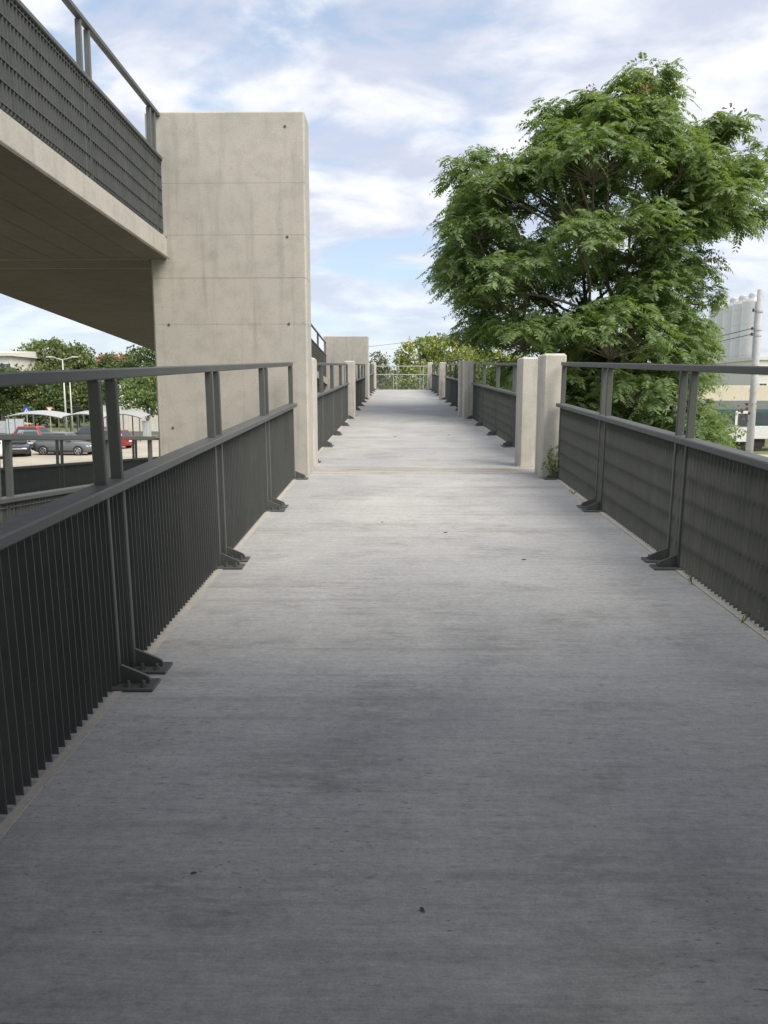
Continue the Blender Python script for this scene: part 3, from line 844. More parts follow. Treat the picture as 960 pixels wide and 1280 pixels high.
# ---- left background: trees and ivy bank beyond the car park
BG = 'trees beyond the car park'
px_tree('broad_tree', 'tallest pale green tree beyond the twin-armed lamp', BG, 120.0, [(62, 442, 26, 20, 0), (40, 455, 22, 22, 2), (88, 456, 22, 22, 0), (64, 475, 40, 26, -2)], M['leaf_mid'], .30, .9, 1.6, .35, 11)
px_tree('broad_tree', 'rounded green tree right of the lamp top', BG, 118.0, [(101, 448, 17, 16, 0), (108, 470, 18, 24, 0), (94, 474, 18, 24, 1)], M['leaf_mid'], .28, 1.0, 1.6, .3, 12)
px_tree('broad_tree', 'dark green tree peeping out beside the tall tower, under the upper ramp', BG, 100.0, [(178, 456, 24, 24, 0), (164, 470, 16, 20, 0), (192, 470, 20, 24, 1)], M['leaf_dark'], .24, 1.3, 1.6, .3, 13)
px_tree('drooping_tree', 'low drooping tree before the pale wall, left of the tall tower', BG, 78.0, [(182, 484, 28, 16, 0), (170, 498, 22, 16, 0), (196, 500, 24, 18, 0)], M['leaf_tree'], .17, 2.2, 1.7, .12, 14)
px_tree('broad_tree', 'small tree between the red roof and the posts', BG, 125.0, [(140, 452, 14, 12, 0), (132, 464, 20, 14, 0), (150, 466, 16, 14, 0)], M['leaf_dark'], .26, 1.0, 1.6, .2, 15)
px_tree('broad_tree', 'green tree at the picture edge in front of the apartment house', BG, 102.0, [(4, 474, 20, 15, 0), (22, 476, 18, 15, 0), (-20, 476, 22, 16, 0)], M['leaf_dark'], .26, 1.1, 1.6, .25, 16)
IV = 'ivy-hung thickets behind the bicycle shelter'
for i, (u, w) in enumerate([(-22, 'at the picture edge'), (8, 'behind the blue sign'), (38, 'behind the yield sign'), (66, 'behind the lamp post'), (94, 'right of the lamp post'), (122, 'behind the near railing posts')]):
    px_tree('ivy_thicket', 'dense ivy-green thicket ' + w, IV, 104.0, [(u, 482, 20, 20, 0), (u + 8, 500, 22, 20, -1), (u - 8, 512, 22, 18, -1)], M['leaf_dark'] if i % 2 else M['leaf_mid'], .24, 1.3, 1.6, .2, 20 + i, 'thicket')
# far wood that closes the horizon
def far_wood():
    rng = np.random.default_rng(77); V = []
    for a in np.linspace(-math.pi * .62, math.pi * .62, 300):
        r = 330 + rng.uniform(-25, 25)
        if abs(math.degrees(a) + 0.5) > 100: continue
        x, y = math.sin(a) * r, math.cos(a) * r
        h = rng.uniform(7, 12)
        c = np.array([x, y, GZ + h * .45]) + unit(rng.normal(0, 1, (260, 3))) * np.array([6, 6, h * .55])
        V.append(leaf_quads(c, 1.5, rng))
    o = link('far_wood', raw_mesh('far_wood', np.concatenate(V), 4, M['leaf_dark']))
    tag(o, 'far-off low wood along the horizon', 'wood', kind='stuff')
far_wood()

# ---- weed at the nearest right post, sprouts through the right railing, litter on the deck
def weed(label, p, n, size, spread, seed, per=3, ls=.036):
    rng = np.random.default_rng(seed)
    root = tag(empty('weed', p), label, 'weed', 'weeds sprouting along the right edge')
    st = MB(); L = []
    for i in range(n):
        a = rng.uniform(0, 2 * math.pi); h = size * rng.uniform(.5, 1.0)
        tip = Vector((math.cos(a) * spread * rng.uniform(.2, 1), math.sin(a) * spread * rng.uniform(.2, 1) * .6, h))
        pts = [Vector((0, 0, -.005)).lerp(tip, t) + Vector((0, 0, .03 * math.sin(math.pi * t))) for t in (0, .35, .7, 1)]
        st.tube(pts, [.0025, .002, .0016, .001], 4, cap=False)
        for t in np.linspace(.3, 1, 7):
            c = Vector((0, 0, 0)).lerp(tip, float(t))
            L.append((c.x, c.y, c.z))
    st.build('stem', M['leaf_mid'], root, fix=False)
    c = np.repeat(np.array(L), per, 0) + rng.normal(0, .014 if per > 1 else .002, (len(L) * per, 3)); c[:, 2] = np.maximum(c[:, 2], .012)
    link('foliage', raw_mesh('foliage', leaf_quads(c, ls, rng), 4, M['leaf_tree']), root)
weed('leafy green weed at the foot of the nearest right concrete post', (1.66, 8.12, z_walk(8.12)), 8, .34, .15, 1)
weed('wispy sprout at the base of the right railing near its double post', (1.665, 4.25, z_walk(4.25)), 3, .10, .20, 2, 1, .014)
weed('thin sprout bent through the right railing near the picture edge', (1.665, 3.62, z_walk(3.62)), 3, .09, .20, 3, 1, .014)
weed('tiny tuft at the right edge below the railing before the post', (1.66, 7.2, z_walk(7.2)), 2, .05, .05, 4, 1, .016)
M['dead_leaf'] = plain('dry_leaf', (0.12, 0.09, 0.06), 0.8, 0, .3, 40)
def litter(label, u, v, s, ang):
    r = ray(u, v); sl_ = S1 if v > 592 else S2; z0 = 0 if v > 592 else S1 * Y_B - S2 * Y_B
    t = (z0 - EYE[2]) / (r[2] - sl_ * r[1]); p = EYE + r * t
    c, q = math.cos(ang), math.sin(ang)
    o = [(-1, 0, .05), (-.3, .35, .25), (.5, .3, .22), (1, 0, .1), (.4, -.35, .28), (-.4, -.3, .2), (0, 0, .08)]
    vs = [((a * c - b * q) * s, (a * q + b * c) * s, h * s + .002) for a, b, h in o]
    vs2 = [(a, b, h - .0015) for a, b, h in vs]
    fs = [(i, (i + 1) % 6, 6) for i in range(6)] + [(7 + (i + 1) % 6, 7 + i, 13) for i in range(6)] + [(i, 7 + i, 7 + (i + 1) % 6, (i + 1) % 6) for i in range(6)]
    o = MB().add(vs + vs2, fs).build('fallen_leaf', M['dead_leaf'], fix=False); o.location = p
    tag(o, label, 'leaf', 'dry leaves on the walkway')
litter('dark dry leaf lying mid-walkway just before the expansion joint', 557, 666, .018, .4)
litter('small dry leaf on the deck left of the mid-walkway leaf', 478, 653, .018, 1.2)
litter('tiny dark crumb of leaf on the near deck at lower left', 242, 1092, .008, .2)
litter('tiny curled leaf on the near deck, lower centre', 528, 1138, .010, 2.2)
litter('dry twig-like leaf on the deck toward the right railing', 655, 700, .016, .1)
litter('small dry leaf on the sunny deck beyond the expansion joint', 494, 546, .03, .6)
litter('dry leaf on the sunny deck before the right railing feet', 561, 544, .03, 1.9)

# ------------------------------------------------------------------ cars
M['tyre'] = plain('tyre_rubber', (0.02, 0.02, 0.02), 0.8)
M['rim'] = plain('alloy_rim', (0.45, 0.45, 0.46), 0.3, 0.8)
M['glass'] = plain('tinted_car_glass', (0.035, 0.045, 0.05), 0.06, 0, .05, 2, 0.8)
M['lamp_w'] = plain('headlamp', (0.75, 0.77, 0.8), 0.12)
M['lamp_r'] = plain('tail_lamp', (0.45, 0.02, 0.02), 0.2)
M['trim'] = plain('black_trim', (0.025, 0.025, 0.027), 0.6)
M['plate'] = plain('number_plate', (0.7, 0.7, 0.66), 0.5)
def paint(n, c): 
    m = plain(n, c, 0.28, 0.0, .03, 2)
    m.node_tree.nodes['Principled BSDF'].inputs['Coat Weight'].default_value = 0.7
    return m
PA = {'white': paint('white_paint', (.72, .72, .70)), 'black': paint('black_paint', (.018, .018, .02)), 'red': paint('red_paint', (.40, .022, .02)),
      'green': paint('sage_green_paint', (.13, .18, .16)), 'grey': paint('grey_paint', (.11, .12, .12)), 'navy': paint('dark_blue_grey_paint', (.045, .055, .07)), 'maroon': paint('dark_red_paint', (.30, .015, .02))}
def car(name, label, p, rz, col, L=4.3, Wd=1.8, H=1.5, clear=.2):
    root = tag(empty(name, p, rz), label, 'car', 'cars parked in the gravel lot')
    hl, hw = L / 2, Wd / 2
    belt = .60 * H + .02
    # lower body, lofted along the length (front = +x)
    st = [(-hl, .42, .80, .72), (-hl + .05, .28, belt - .06, .86), (-hl + .35, clear, belt, .97), (-hl * .5, clear, belt, 1), (0, clear, belt - .01, 1),
          (hl * .42, clear, belt - .03, 1), (hl * .62, clear, belt - .09, .985), (hl - .30, clear, belt - .18, .95), (hl - .06, .26, belt - .27, .86), (hl, .40, belt - .36, .70)]
    b = MB(); vs = []
    for x, zb, zt, w in st:
        y = hw * w
        half = [(y * .90, zb), (y * .98, zb + .10), (y, zb + (zt - zb) * .55), (y * .96, zt - .06), (y * .86, zt)]
        vs += [(x, yy, z) for yy, z in half] + [(x, -yy, z) for yy, z in reversed(half)]
    n = 10; fs = []
    for i in range(len(st) - 1):
        for k in range(n):
            fs.append((i * n + k, i * n + (k + 1) % n, (i + 1) * n + (k + 1) % n, (i + 1) * n + k))
    fs += [tuple(range(n)), tuple(reversed(range((len(st) - 1) * n, len(st) * n)))]
    b.add(vs, fs); b.build('body', PA[col], root, smooth=True)
    # cabin
    xb0, xb1, xt0, xt1 = -hl + .18, hl * .44, -hl + .62, hl * .12
    yb, yt = hw * .88, hw * .66; zt = H; zb = belt - .03
    c = MB(); c.hexa([(xb0, -yb, zb), (xb1, -yb, zb), (xb1, yb, zb), (xb0, yb, zb), (xt0, -yt, zt), (xt1, -yt, zt), (xt1, yt, zt), (xt0, yt, zt)])
    c.build('cabin', PA[col], root, bevel=.05)
    def panel(nm, q4, nrm):
        nv = Vector(nrm).normalized() * .012
        v = [Vector(q) for q in q4]
        MB().hexa([q - nv for q in v] + [q + nv for q in v]).build(nm, M['glass'], root)
    def lerp(a, b, t): return tuple(a[i] + (b[i] - a[i]) * t for i in range(3))
    fl_, fr_, tl, tr_ = (xb1, -yb, zb), (xb1, yb, zb), (xt1, -yt, zt), (xt1, yt, zt)
    panel('windscreen', [lerp(lerp(fl_, fr_, .08), lerp(tl, tr_, .08), .12), lerp(lerp(fl_, fr_, .92), lerp(tl, tr_, .92), .12), lerp(lerp(fl_, fr_, .90), lerp(tl, tr_, .90), .88), lerp(lerp(fl_, fr_, .1), lerp(tl, tr_, .1), .88)], (zt - zb, 0, xb1 - xt1))
    fl_, fr_, tl, tr_ = (xb0, -yb, zb), (xb0, yb, zb), (xt0, -yt, zt), (xt0, yt, zt)
    panel('rear_window', [lerp(lerp(fl_, fr_, .1), lerp(tl, tr_, .1), .25), lerp(lerp(fl_, fr_, .9), lerp(tl, tr_, .9), .25), lerp(lerp(fl_, fr_, .88), lerp(tl, tr_, .88), .88), lerp(lerp(fl_, fr_, .12), lerp(tl, tr_, .12), .88)], (-(zt - zb), 0, xt0 - xb0))
    for sg in (-1, 1):
        B0, B1, T0, T1 = (xb0, sg * yb, zb), (xb1, sg * yb, zb), (xt0, sg * yt, zt), (xt1, sg * yt, zt)
        for t0, t1 in ((.08, .45), (.48, .93)):
            lo = lambda t: lerp(B0, B1, t); up_ = lambda t: lerp(T0, T1, t)
            panel('side_window', [lerp(lo(t0), up_(t0), .16), lerp(lo(t1), up_(t1), .16), lerp(lo(t1), up_(t1), .86), lerp(lo(t0), up_(t0), .86)], (0, sg * (zt - zb), yb - yt))
        for x in (-hl * .60, hl * .62):
            R_ = .33
            a = MB().lathe([(R_ + .06, 0), (R_ + .06, sg * .012)], 24, (x, sg * hw * .985, R_), 'y').build('wheel_arch', M['trim'], root)
            w = MB().lathe([(R_ * .72, -.10), (R_ * .95, -.11), (R_, -.06), (R_, .06), (R_ * .95, .11), (R_ * .72, .10)], 22, (0, 0, 0), 'y').build('wheel', M['tyre'], root, smooth=False)
            w.location = (x, sg * (hw - .075), R_)
            r = MB()
            for k in range(5):
                t = 2 * math.pi * k / 5
                cx, cz = math.cos(t), math.sin(t); ox, oz = -cz * .045, cx * .045
                r.hexa([(ox, sg * .105, oz), (-ox, sg * .105, -oz), (cx * R_ * .7 - ox * .7, sg * .105, cz * R_ * .7 - oz * .7), (cx * R_ * .7 + ox * .7, sg * .105, cz * R_ * .7 + oz * .7),
                        (ox, sg * .122, oz), (-ox, sg * .122, -oz), (cx * R_ * .7 - ox * .7, sg * .122, cz * R_ * .7 - oz * .7), (cx * R_ * .7 + ox * .7, sg * .122, cz * R_ * .7 + oz * .7)])
            r.tube([(R_ * .7 * math.cos(t), sg * .112, R_ * .7 * math.sin(t)) for t in np.linspace(0, 2 * math.pi, 21)], .018, 5, cap=False)
            r.build('rim', M['rim'], w)
        MB().box((hl - .22, sg * hw * .55 - .16, belt - .42), (hl - .012, sg * hw * .55 + .16, belt - .28)).build('headlight', M['lamp_w'], root, bevel=.03)
        MB().box((-hl + .0, sg * hw * .66 - .13, belt - .30), (-hl + .16, sg * hw * .66 + .13, belt - .10)).build('tail_light', M['lamp_r'], root, bevel=.02)
        MB().box((xb1 - .35, sg * (hw + .0) - .08, belt + .02), (xb1 - .22, sg * (hw + .0) + .10, belt + .14)).build('mirror', PA[col], root, bevel=.03)
        MB().box((-hl * .40, sg * hw - .02, clear - .01), (hl * .42, sg * hw + .012, clear + .13)).build('sill', M['trim'], root)
    MB().box((hl - .10, -hw * .42, .34), (hl + .012, hw * .42, .50)).build('grille', M['trim'], root)
    MB().box((-hl - .012, -.26, .55), (-hl + .05, .26, .67)).build('number_plate', M['plate'], root)
    return root
def gp(u, v): p = at_z(u, v, GZ + .004); return (p[0], p[1], GZ + .004)
D2 = math.radians
car('parked_car', 'grey crossover parked side-on, nearest in the gravel lot', gp(84, 568), D2(-6), 'grey', 4.35, 1.85, 1.62)
car('parked_car', 'black car parked nose toward the railing beside the white car', gp(20, 569), D2(-62), 'black', 4.4, 1.8, 1.5)
car('parked_car', 'white car cut off by the left picture edge', gp(-8, 572), D2(-70), 'white', 4.4, 1.8, 1.5)
car('parked_car', 'sage green car between the black car and the grey crossover', gp(38, 561), D2(-55), 'green', 4.1, 1.75, 1.48)
car('parked_car', 'bright red hatchback with only its roof showing behind the grey crossover', gp(48, 556), D2(-8), 'red', 4.2, 1.8, 1.62)
car('parked_car', 'dark estate car standing behind the right end of the grey crossover', gp(112, 556), D2(172), 'navy', 4.6, 1.85, 1.6)
car('parked_car', 'dark red car half hidden by the near railing posts', gp(136, 560), D2(165), 'maroon', 4.2, 1.8, 1.5)

# ------------------------------------------------------------------ shelter, signs, lamps
M['polycarb'] = plain('milky_roof_sheet', (0.42, 0.43, 0.42), 0.4)
M['frame'] = plain('grey_shelter_frame', (0.13, 0.14, 0.14), 0.5)
M['pane'] = plain('shelter_pane', (0.42, 0.46, 0.48), 0.15)
M['galv'] = plain('galvanised_pole', (0.52, 0.53, 0.50), 0.5, 0.2)
M['signblue'] = plain('sign_blue', (0.015, 0.10, 0.45), 0.4)
M['white'] = plain('white_enamel', (0.78, 0.78, 0.76), 0.5)
M['signred'] = plain('sign_red', (0.55, 0.06, 0.05), 0.45)
SH = 72.0
def shelter(i, u0, u1, label):
    a, b = at_y(u0, 523, SH), at_y(u1, 523, SH)
    x0, x1 = a[0], b[0]; zr = a[2]; L = x1 - x0
    root = tag(empty('bicycle_shelter', ((x0 + x1) / 2, SH + 1.2, GZ)), label, 'shelter', 'curved-roof shelter bays behind the cars')
    r = MB(); n = 10
    for k in range(n):
        t0, t1 = k / n, (k + 1) / n
        f = lambda t: (x0 + L * t, zr + .42 * math.sin(math.pi * (t * .85 + .12)))
        (xa, za), (xb, zb) = f(t0), f(t1)
        r.hexa([(xa, SH - .3, za), (xb, SH - .3, zb), (xb, SH + 2.4, zb + .25), (xa, SH + 2.4, za + .25),
                (xa, SH - .3, za + .03), (xb, SH - .3, zb + .03), (xb, SH + 2.4, zb + .28), (xa, SH + 2.4, za + .28)])
    o = r.build('roof_sheet', M['polycarb'], root); o.location = -root.location
    for yy, dz in ((SH - .25, 0), (SH + 2.3, .24)):
        r = MB(); pts = [(x0 + L * t, yy, zr - .04 + dz + .42 * math.sin(math.pi * (t * .85 + .12))) for t in np.linspace(0, 1, 11)]
        r.tube(pts, .045, 6); o = r.build('arch_rail', M['frame'], root); o.location = -root.location
    for t in (.06, .5, .94):
        for yy, dz in ((SH - .25, 0), (SH + 2.3, .24)):
            x = x0 + L * t
            o = MB().box((x - .045, yy - .045, GZ), (x + .045, yy + .045, zr - .05 + dz + .42 * math.sin(math.pi * (t * .85 + .12)))).build('post', M['frame'], root); o.location = -root.location
    return root, x0, x1
r0, sx0, sx1 = shelter(0, 8, 79, 'left curved-roof shelter bay with the glazed end, behind the red hatchback')
shelter(1, 80, 132, 'middle curved-roof shelter bay, right of the lamp post')
shelter(2, 132, 178, 'right curved-roof shelter bay, seen between the near railing posts')
for i in range(2):                                           # glazed end panels of the left bay
    xa = sx0 + .1 + i * .85
    fr = MB(); 
    o = MB().box((xa, SH - .29, GZ + .35), (xa + .78, SH - .265, GZ + 2.1)).build('pane', M['pane'], r0); o.location = -r0.location
    for q in ((xa - .03, xa), (xa + .78, xa + .81)):
        o2 = MB().box((q[0], SH - .30, GZ), (q[1], SH - .255, GZ + 2.2)).build('pane_frame', M['frame'], r0); o2.location = -r0.location
def pole_sign(name, label, u, v, Y, kind):
    p = at_y(u, v, Y); root = tag(empty(name, (p[0], Y, GZ)), label, 'road sign', 'road signs above the shelter roof')
    z = p[2] - GZ
    MB().tube([(0, .05, 0), (0, .05, z + .25)], .035, 8).build('pole', M['galv'], root)
    if kind == 'square':
        MB().box((-.33, -.01, z - .33), (.33, .012, z + .33)).build('plate', M['signblue'], root)
        MB().prism([(-.24, z - .22), (.24, z - .22), (0, z + .24)], -.018, -.0105).build('triangle', M['white'], root)
        MB().prism([(-.05, z - .18), (.05, z - .18), (.03, z + .06), (-.03, z + .06)], -.024, -.0185).build('pictogram', M['trim'], root)
    else:
        MB().prism([(-.40, z + .30), (0, z - .42), (.40, z + .30)], -.01, .012).build('plate', M['signred'], root)
        MB().prism([(-.27, z + .22), (0, z - .26), (.27, z + .22)], -.018, -.0105).build('field', M['white'], root)
pole_sign('crossing_sign', 'square blue pedestrian crossing sign with white triangle above the left shelter bay', 33, 513, 82.0, 'square')
pole_sign('yield_sign', 'pale inverted-triangle yield sign above the left shelter bay', 62, 512, 82.0, 'tri')
def lamp(label, u, vtop, Y, arms=True):
    p = at_y(u, vtop, Y); h = p[2] - GZ
    root = tag(empty('street_lamp', (p[0], Y, GZ)), label, 'street lamp', 'street lamps by the car park')
    MB().tube([(0, 0, 0), (0, 0, h * .4), (0, 0, h)], [.11, .09, .06], 10).build('pole', M['galv'], root, smooth=True)
    for sg in ((-1, 1) if arms else (1,)):
        MB().tube([(0, 0, h - .05), (sg * .5, 0, h + .05), (sg * 1.0, 0, h + .22)], [.05, .045, .045], 8).build('arm', M['galv'], root, smooth=True)
        MB().hexa([(sg * .95, -.13, h + .17), (sg * 1.6, -.10, h + .19), (sg * 1.6, .10, h + .19), (sg * .95, .13, h + .17), (sg * .95, -.10, h + .30), (sg * 1.58, -.07, h + .27), (sg * 1.58, .07, h + .27), (sg * .95, .10, h + .30)]).build('lamp_head', M['galv'], root)
lamp('tall pale twin-armed street lamp rising behind the shelter', 78, 449, 78.0)
lamp('thin pale lamp pole just right of the twin-armed lamp', 87, 474, 92.0, False)
p = at_y(97, 511, 84.0)
sd = tag(empty('lantern_mast', (p[0], 84, GZ)), 'dark stacked-disc lantern on a mast above the middle shelter bay', 'lantern')
MB().tube([(0, 0, 0), (0, 0, p[2] - GZ - .3)], .05, 8).build('mast', M['frame'], sd)
for k in range(4):
    rr = (.38, .56, .50, .32)[k]; z = p[2] - GZ - .34 + k * .24
    MB().lathe([(rr * .5, z), (rr, z + .05), (rr, z + .10), (rr * .45, z + .17)], 16).build('disc', M['trim'], sd)
# pale boundary wall, far left fence panel, kiosk and signal post
M['stained'] = concrete('stained_white_wall', (.60, .57, .50), (.34, .31, .26), (.66, .63, .56), .9, False)
a, b = at_y(118, 507, 92), at_y(216, 507, 92)
w = tag(empty('boundary_wall', ((a[0] + b[0]) / 2, 92, GZ)), 'long pale streaked wall behind the drooping tree', 'wall')
n = 7
for i in range(n):
    xa, xb = a[0] + (b[0] - a[0]) * i / n, a[0] + (b[0] - a[0]) * (i + 1) / n
    o = MB().box((xa + .01, 91.9, GZ), (xb - .01, 92.1, a[2])).build('panel', M['stained'], w, bevel=.01); o.location = -w.location
o = MB().box((a[0], 91.86, a[2] + .001), (b[0], 92.14, a[2] + .08)).build('coping', M['pier'], w); o.location = -w.location
a, b = at_y(-40, 526, 88), at_y(22, 526, 88)
w = tag(empty('fence_screen', ((a[0] + b[0]) / 2, 88, GZ)), 'low light grey screen wall at the left picture edge behind the shelter', 'wall')
for i in range(4):
    xa, xb = a[0] + (b[0] - a[0]) * i / 4, a[0] + (b[0] - a[0]) * (i + 1) / 4
    o = MB().box((xa + .02, 87.95, GZ), (xb - .02, 88.05, a[2])).build('panel', M['pane'], w); o.location = -w.location
p0, p1 = at_y(179, 527, 74), at_y(187, 543, 74)
k = tag(empty('kiosk_cabinet', ((p0[0] + p1[0]) / 2, 74, GZ)), 'pale blue-grey cabinet left of the tall tower', 'cabinet')
w_ = (p1[0] - p0[0]) / 2; h_ = p0[2] - GZ
MB().box((-w_, -.3, .06), (w_, .3, h_)).build('housing', M['pane'], k, bevel=.02)
MB().box((-w_ - .03, -.34, h_ + .001), (w_ + .03, .34, h_ + .07)).build('lid', M['galv'], k)
MB().box((-w_ + .05, -.325, .12), (w_ - .05, -.301, h_ - .08)).build('door', M['pane'], k)
MB().box((-w_ - .02, -.32, 0), (w_ + .02, .32, .058)).build('plinth', M['pier'], k)
p = at_y(187, 510, 76)
s_ = tag(empty('signal_post', (p[0], 76, GZ)), 'slim pale signal post beside the pale cabinet', 'signal post')
MB().tube([(0, 0, 0), (0, 0, p[2] - GZ)], .055, 8).build('pole', M['galv'], s_)
for dx in (-.17, .17):
    MB().box((dx - .11, -.14, p[2] - GZ - .75), (dx + .11, .05, p[2] - GZ - .15)).build('signal_head', M['trim'], s_, bevel=.03)

# ------------------------------------------------------------------ houses far left
M['render'] = concrete('pale_render', (.70, .68, .62), (.5, .48, .43), (.74, .72, .66), .3, False)
M['rooftile'] = plain('red_roof_tiles', (.24, .095, .06), .8, 0, .25, 1.2)
M['winglass'] = plain('dark_window', (.05, .065, .08), .1, 0, .1, 1, .8)
def house(name, label, u0, u1, vt, Y, depth, rows, cols, roof, eave=.5, slope=.0):
    a, b = at_y(u0, vt, Y), at_y(u1, vt, Y); x0, x1 = a[0], b[0]; h = a[2] - GZ; L = x1 - x0
    root = tag(empty(name, ((x0 + x1) / 2, Y, GZ)), label, 'building')
    MB().box((-L / 2, 0, 0), (L / 2, depth, h)).build('wall', M['render'], root)
    if roof == 'flat':
        MB().hexa([(-L / 2 - eave, -eave, h + .002), (L / 2 + eave, -eave, h + .002), (L / 2 + eave, depth + eave, h + .002), (-L / 2 - eave, depth + eave, h + .002),
                   (-L / 2 - eave, -eave, h + .45), (L / 2 + eave, -eave, h + .45), (L / 2 + eave, depth + eave, h + 1.2), (-L / 2 - eave, depth + eave, h + 1.2)]).build('roof', M['render'], root)
    else:
        r = MB().prism([(-eave, h + .002), (depth + eave, h + .002), (depth / 2, h + 2.6)], -L / 2 - eave, L / 2 + eave, axis=0).build('roof', M['rooftile'], root)
        MB().box((L * .2, depth * .4, h + 1.2), (L * .2 + .7, depth * .4 + .7, h + 3.2)).build('chimney', M['render'], r)
    for r_ in range(rows):
        z0 = h - 1.1 - r_ * 3.0 - 1.5
        if z0 < .3: break
        for c in range(cols):
            x = -L / 2 + L * (c + .5) / cols
            f = MB().box((x - .75, -.06, z0 - .1), (x + .75, -.002, z0 + 1.6)).build('window', M['white'], root)
            MB().box((x - .62, -.085, z0), (x - .03, -.061, z0 + 1.5)).build('pane', M['winglass'], f)
            MB().box((x + .03, -.085, z0), (x + .62, -.061, z0 + 1.5)).build('pane', M['winglass'], f)
    return root
house('apartment_house', 'white apartment house at the left picture edge above the trees', -70, 12, 445, 110, 10, 3, 8, 'flat')
house('tiled_house', 'red-tiled house roof between the trees beyond the car park', 118, 150, 457, 165, 9, 2, 3, 'gable')

# ------------------------------------------------------------------ right background: silos, pole, station building, train
M['silo'] = plain('brushed_silo_steel', (.66, .655, .63), .36, .55, .05, .5)
for i, (u, v, Y) in enumerate([(941, 378, 168), (928.5, 381, 172.3), (917, 383.5, 176.5), (906.5, 386, 181), (898, 388, 185)]):
    p = at_y(u, v, Y); h = p[2] - GZ; rr = 2.05
    root = tag(empty('steel_silo', (p[0], Y, GZ)), ['frontmost and rightmost', 'second from the right', 'third from the right', 'fourth from the right', 'leftmost, mostly hidden'][i] + ' of the tall pale steel silos behind the tree', 'silo', 'row of steel silos')
    MB().lathe([(rr, 0), (rr, h)], 32).build('shell', M['silo'], root, smooth=False)
    for q in np.linspace(.12, .95, 7):
        MB().lathe([(rr + .001, h * q - .06), (rr + .04, h * q - .03), (rr + .04, h * q + .03), (rr + .001, h * q + .06)], 32).build('hoop', M['silo'], root)
    MB().lathe([(rr + .03, h), (rr * .75, h + .55), (rr * .42, h + .85)], 32).build('cone_roof', M['silo'], root)
    MB().lathe([(.85, h + .8), (.85, h + 1.7), (.6, h + 1.95)], 16).build('cap', M['silo'], root)
    g = MB()
    for k in range(16):
        t = 2 * math.pi * k / 16
        g.tube([(rr * math.cos(t), rr * math.sin(t), h), (rr * math.cos(t), rr * math.sin(t), h + 1.1)], .03, 4)
    g.tube([(rr * math.cos(t), rr * math.sin(t), h + 1.1) for t in np.linspace(0, 2 * math.pi, 25)], .035, 5, cap=False)
    g.build('guard_rail', M['galv'], root)
    MB().box((-.25, -rr - .25, 1), (.25, -rr - .06, h)).build('ladder', M['galv'], root)
M['polecon'] = plain('grey_spun_concrete', (.42, .43, .43), .85, 0, .15, 3)
p = at_y(951, 362, 41.0)
up_ = tag(empty('utility_pole', (p[0], 41, GZ)), 'round grey concrete utility pole at the right picture edge', 'utility pole')
hp = p[2] - GZ
MB().tube([(0, 0, 0), (0, 0, hp * .5), (0, 0, hp)], [.20, .175, .15], 16).build('shaft', M['polecon'], up_, smooth=True)
for v in (389, 412, 419):
    z = at_y(950, v, 41.0)[2] - GZ
    MB().lathe([(.19, z - .05), (.19, z + .03)], 16).build('band', M['galv'], up_)
    MB().box((-.34, -.05, z - .035), (-.15, .05, z + .015)).build('bracket', M['frame'], up_)
    MB().lathe([(.05, z + .015), (.07, z + .06), (.03, z + .14)], 10, (-.30, 0, 0)).build('insulator', M['trim'], up_)
for v, lab in ((412, 'upper'), (419, 'lower')):
    a = at_y(950, v, 41.0); a = Vector((a[0] - .3, 41, a[2] + .08)); b = Vector((a.x - 24, 130, a.z - 3.0))
    pts = [a.lerp(b, t) - Vector((0, 0, 1.6 * math.sin(math.pi * t))) for t in np.linspace(0, 1, 14)]
    tag(MB().tube(pts, .02, 5).build('overhead_wire', M['trim']), lab + ' of the two dark wires running from the utility pole past the silos', 'wire', 'wires at the utility pole')
# mast and wire above the end fence
p = at_y(512, 420, 95)
ms = tag(empty('catenary_mast', (p[0], 95, GZ)), 'thin far mast peeping over the flowering trees', 'mast')
MB().tube([(0, 0, 0), (0, 0, p[2] - GZ)], [.12, .08], 8).build('pole', M['galv'], ms)
MB().box((-.35, -.04, p[2] - GZ - .9), (.35, .04, p[2] - GZ - .8)).build('crossarm', M['galv'], ms)
a = Vector((p[0], 95, p[2] - .7)); b = Vector((p[0] - 40, 99, p[2] - 2.5))
tag(MB().tube([a.lerp(b, t) - Vector((0, 0, .8 * math.sin(math.pi * t))) for t in np.linspace(0, 1, 12)], .02, 5).build('overhead_wire', M['trim']), 'thin wire running left from the far mast across the sky', 'wire')
# station building: cream fascia over a dark recess
M['cream'] = concrete('cream_fascia', (.66, .60, .47), (.45, .41, .33), (.70, .64, .51), .3, False)
a, b = at_y(770, 482, 78), at_y(1090, 482, 78)
L = b[0] - a[0]; h = a[2] - GZ
stn = tag(empty('station_building', (a[0], 78, GZ)), 'long low cream building behind the train at the right', 'building')
MB().box((0, 1.2, 0), (L, 12, h - .7)).build('wall', M['cream'], stn)
MB().box((-.3, -.4, h - 1.5), (L + .3, 12.3, h)).build('roof', M['cream'], stn, bevel=.03)
for i in range(9):
    x = 1.5 + i * (L - 3) / 9
    f = MB().box((x, 1.12, h - 3.6), (x + 1.9, 1.198, h - 1.8)).build('window', M['white'], stn)
    MB().box((x + .12, 1.08, h - 3.48), (x + 1.78, 1.118, h - 1.92)).build('pane', M['winglass'], f)
a, b = at_y(925, 440, 120), at_y(1100, 440, 120)
house('warehouse', 'far cream warehouse with a dark window strip right of the silos', 945, 1120, 450, 140, 20, 3, 8, 'flat', .3)
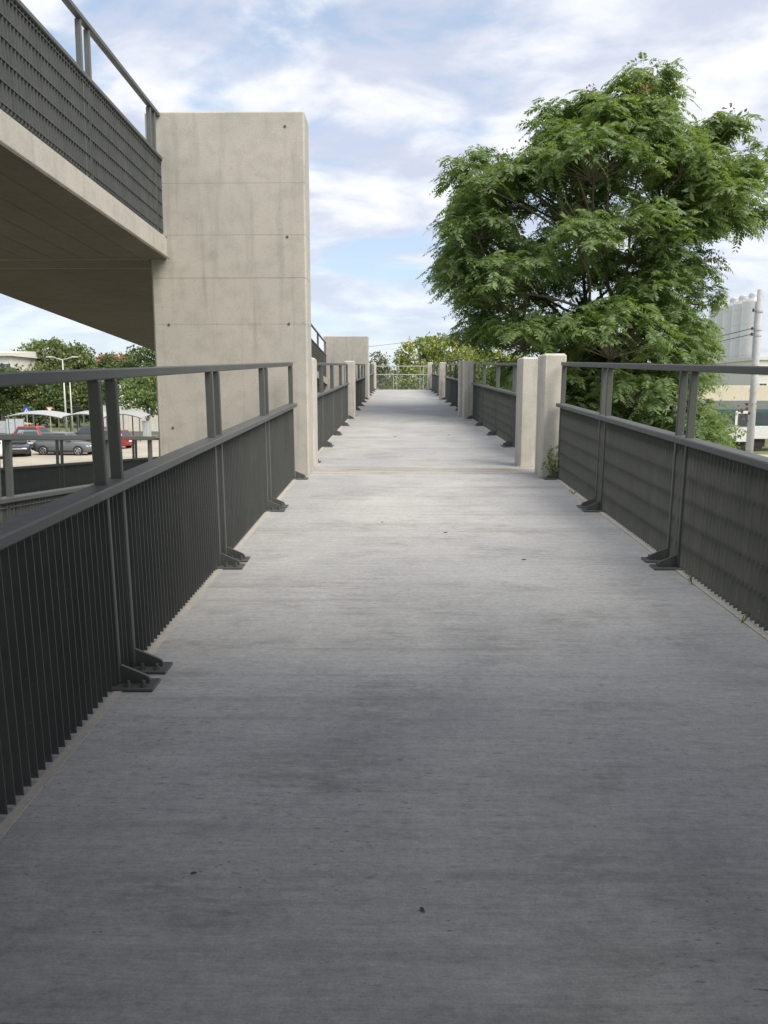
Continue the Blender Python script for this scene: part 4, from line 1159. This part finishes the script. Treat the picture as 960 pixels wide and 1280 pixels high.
# train
M['teal'] = plain('teal_train_paint', (.03, .12, .11), .35)
M['trainwhite'] = plain('white_train_paint', (.66, .66, .64), .35)
M['trainroof'] = plain('dark_train_roof', (.09, .10, .10), .6)
a, b = at_y(752, 560, 60), at_y(1060, 560, 60)
TL = b[0] - a[0]
tr = tag(empty('train_carriage', (a[0], 60, GZ)), 'white and dark teal train carriage standing behind the tree at right', 'train')
MB().box((.1, .0, .95), (TL, 2.8, 1.95)).build('lower_body', M['trainwhite'], tr, bevel=.04)
MB().box((.1, .02, 1.951), (TL, 2.78, 3.2)).build('window_band', M['teal'], tr, bevel=.02)
MB().prism([(.0, 3.201), (2.8, 3.201), (2.7, 3.5), (2.2, 3.85), (.6, 3.85), (.1, 3.5)], .1, TL, axis=0).build('roof', M['trainroof'], tr)
nw = 13
for i in range(nw):
    x = .8 + i * (TL - 1.6) / nw
    if i % 4 == 3:
        d = MB().box((x, -.03, .75), (x + 1.2, -.002, 3.1)).build('door', M['trainwhite'], tr)
        MB().box((x + .2, -.05, 1.9), (x + 1.0, -.031, 2.9)).build('door_pane', M['winglass'], d)
    else:
        MB().box((x, -.02, 2.1), (x + 1.35, .015, 3.0)).build('window_pane', M['winglass'], tr)
for x in (1.8, TL * .5 - 1.8, TL * .5 + 1.8, TL - 1.8):
    MB().box((x - 1.4, .3, .35), (x + 1.4, 2.5, .945)).build('bogie', M['trim'], tr)
    for dx in (-.85, .85):
        for yy in (.35, 2.2):
            MB().lathe([(.42, 0), (.42, .14)], 20, (x + dx, yy, .42), 'y').build('wheel', M['trim'], tr)
van = tag(empty('white_van', (at_y(820, 540, 52)[0], 52, GZ + .004), D2(4)), 'white van standing low behind the tree branches', 'van')
MB().prism([(-2.4, .4), (2.1, .4), (2.45, .55), (2.45, 1.15), (1.75, 1.35), (1.25, 2.15), (-2.4, 2.2)], -.9, .9).build('body', PA['white'], van, bevel=.05)
for sg in (-1, 1):
    MB().box((.45, sg * .905 - .012, 1.35), (1.25, sg * .905 + .012, 1.95)).build('side_window', M['glass'], van)
    for x in (-1.5, 1.5):
        w = MB().lathe([(.2, -.11), (.33, -.11), (.34, 0), (.33, .11), (.2, .11)], 20, (0, 0, 0), 'y').build('wheel', M['tyre'], van); w.location = (x, sg * .82, .34)
MB().hexa([(1.82, -.75, 1.36), (1.90, -.75, 1.40), (1.90, .75, 1.40), (1.82, .75, 1.36), (1.30, -.7, 2.05), (1.36, -.7, 2.09), (1.36, .7, 2.09), (1.30, .7, 2.05)]).build('windscreen', M['glass'], van)
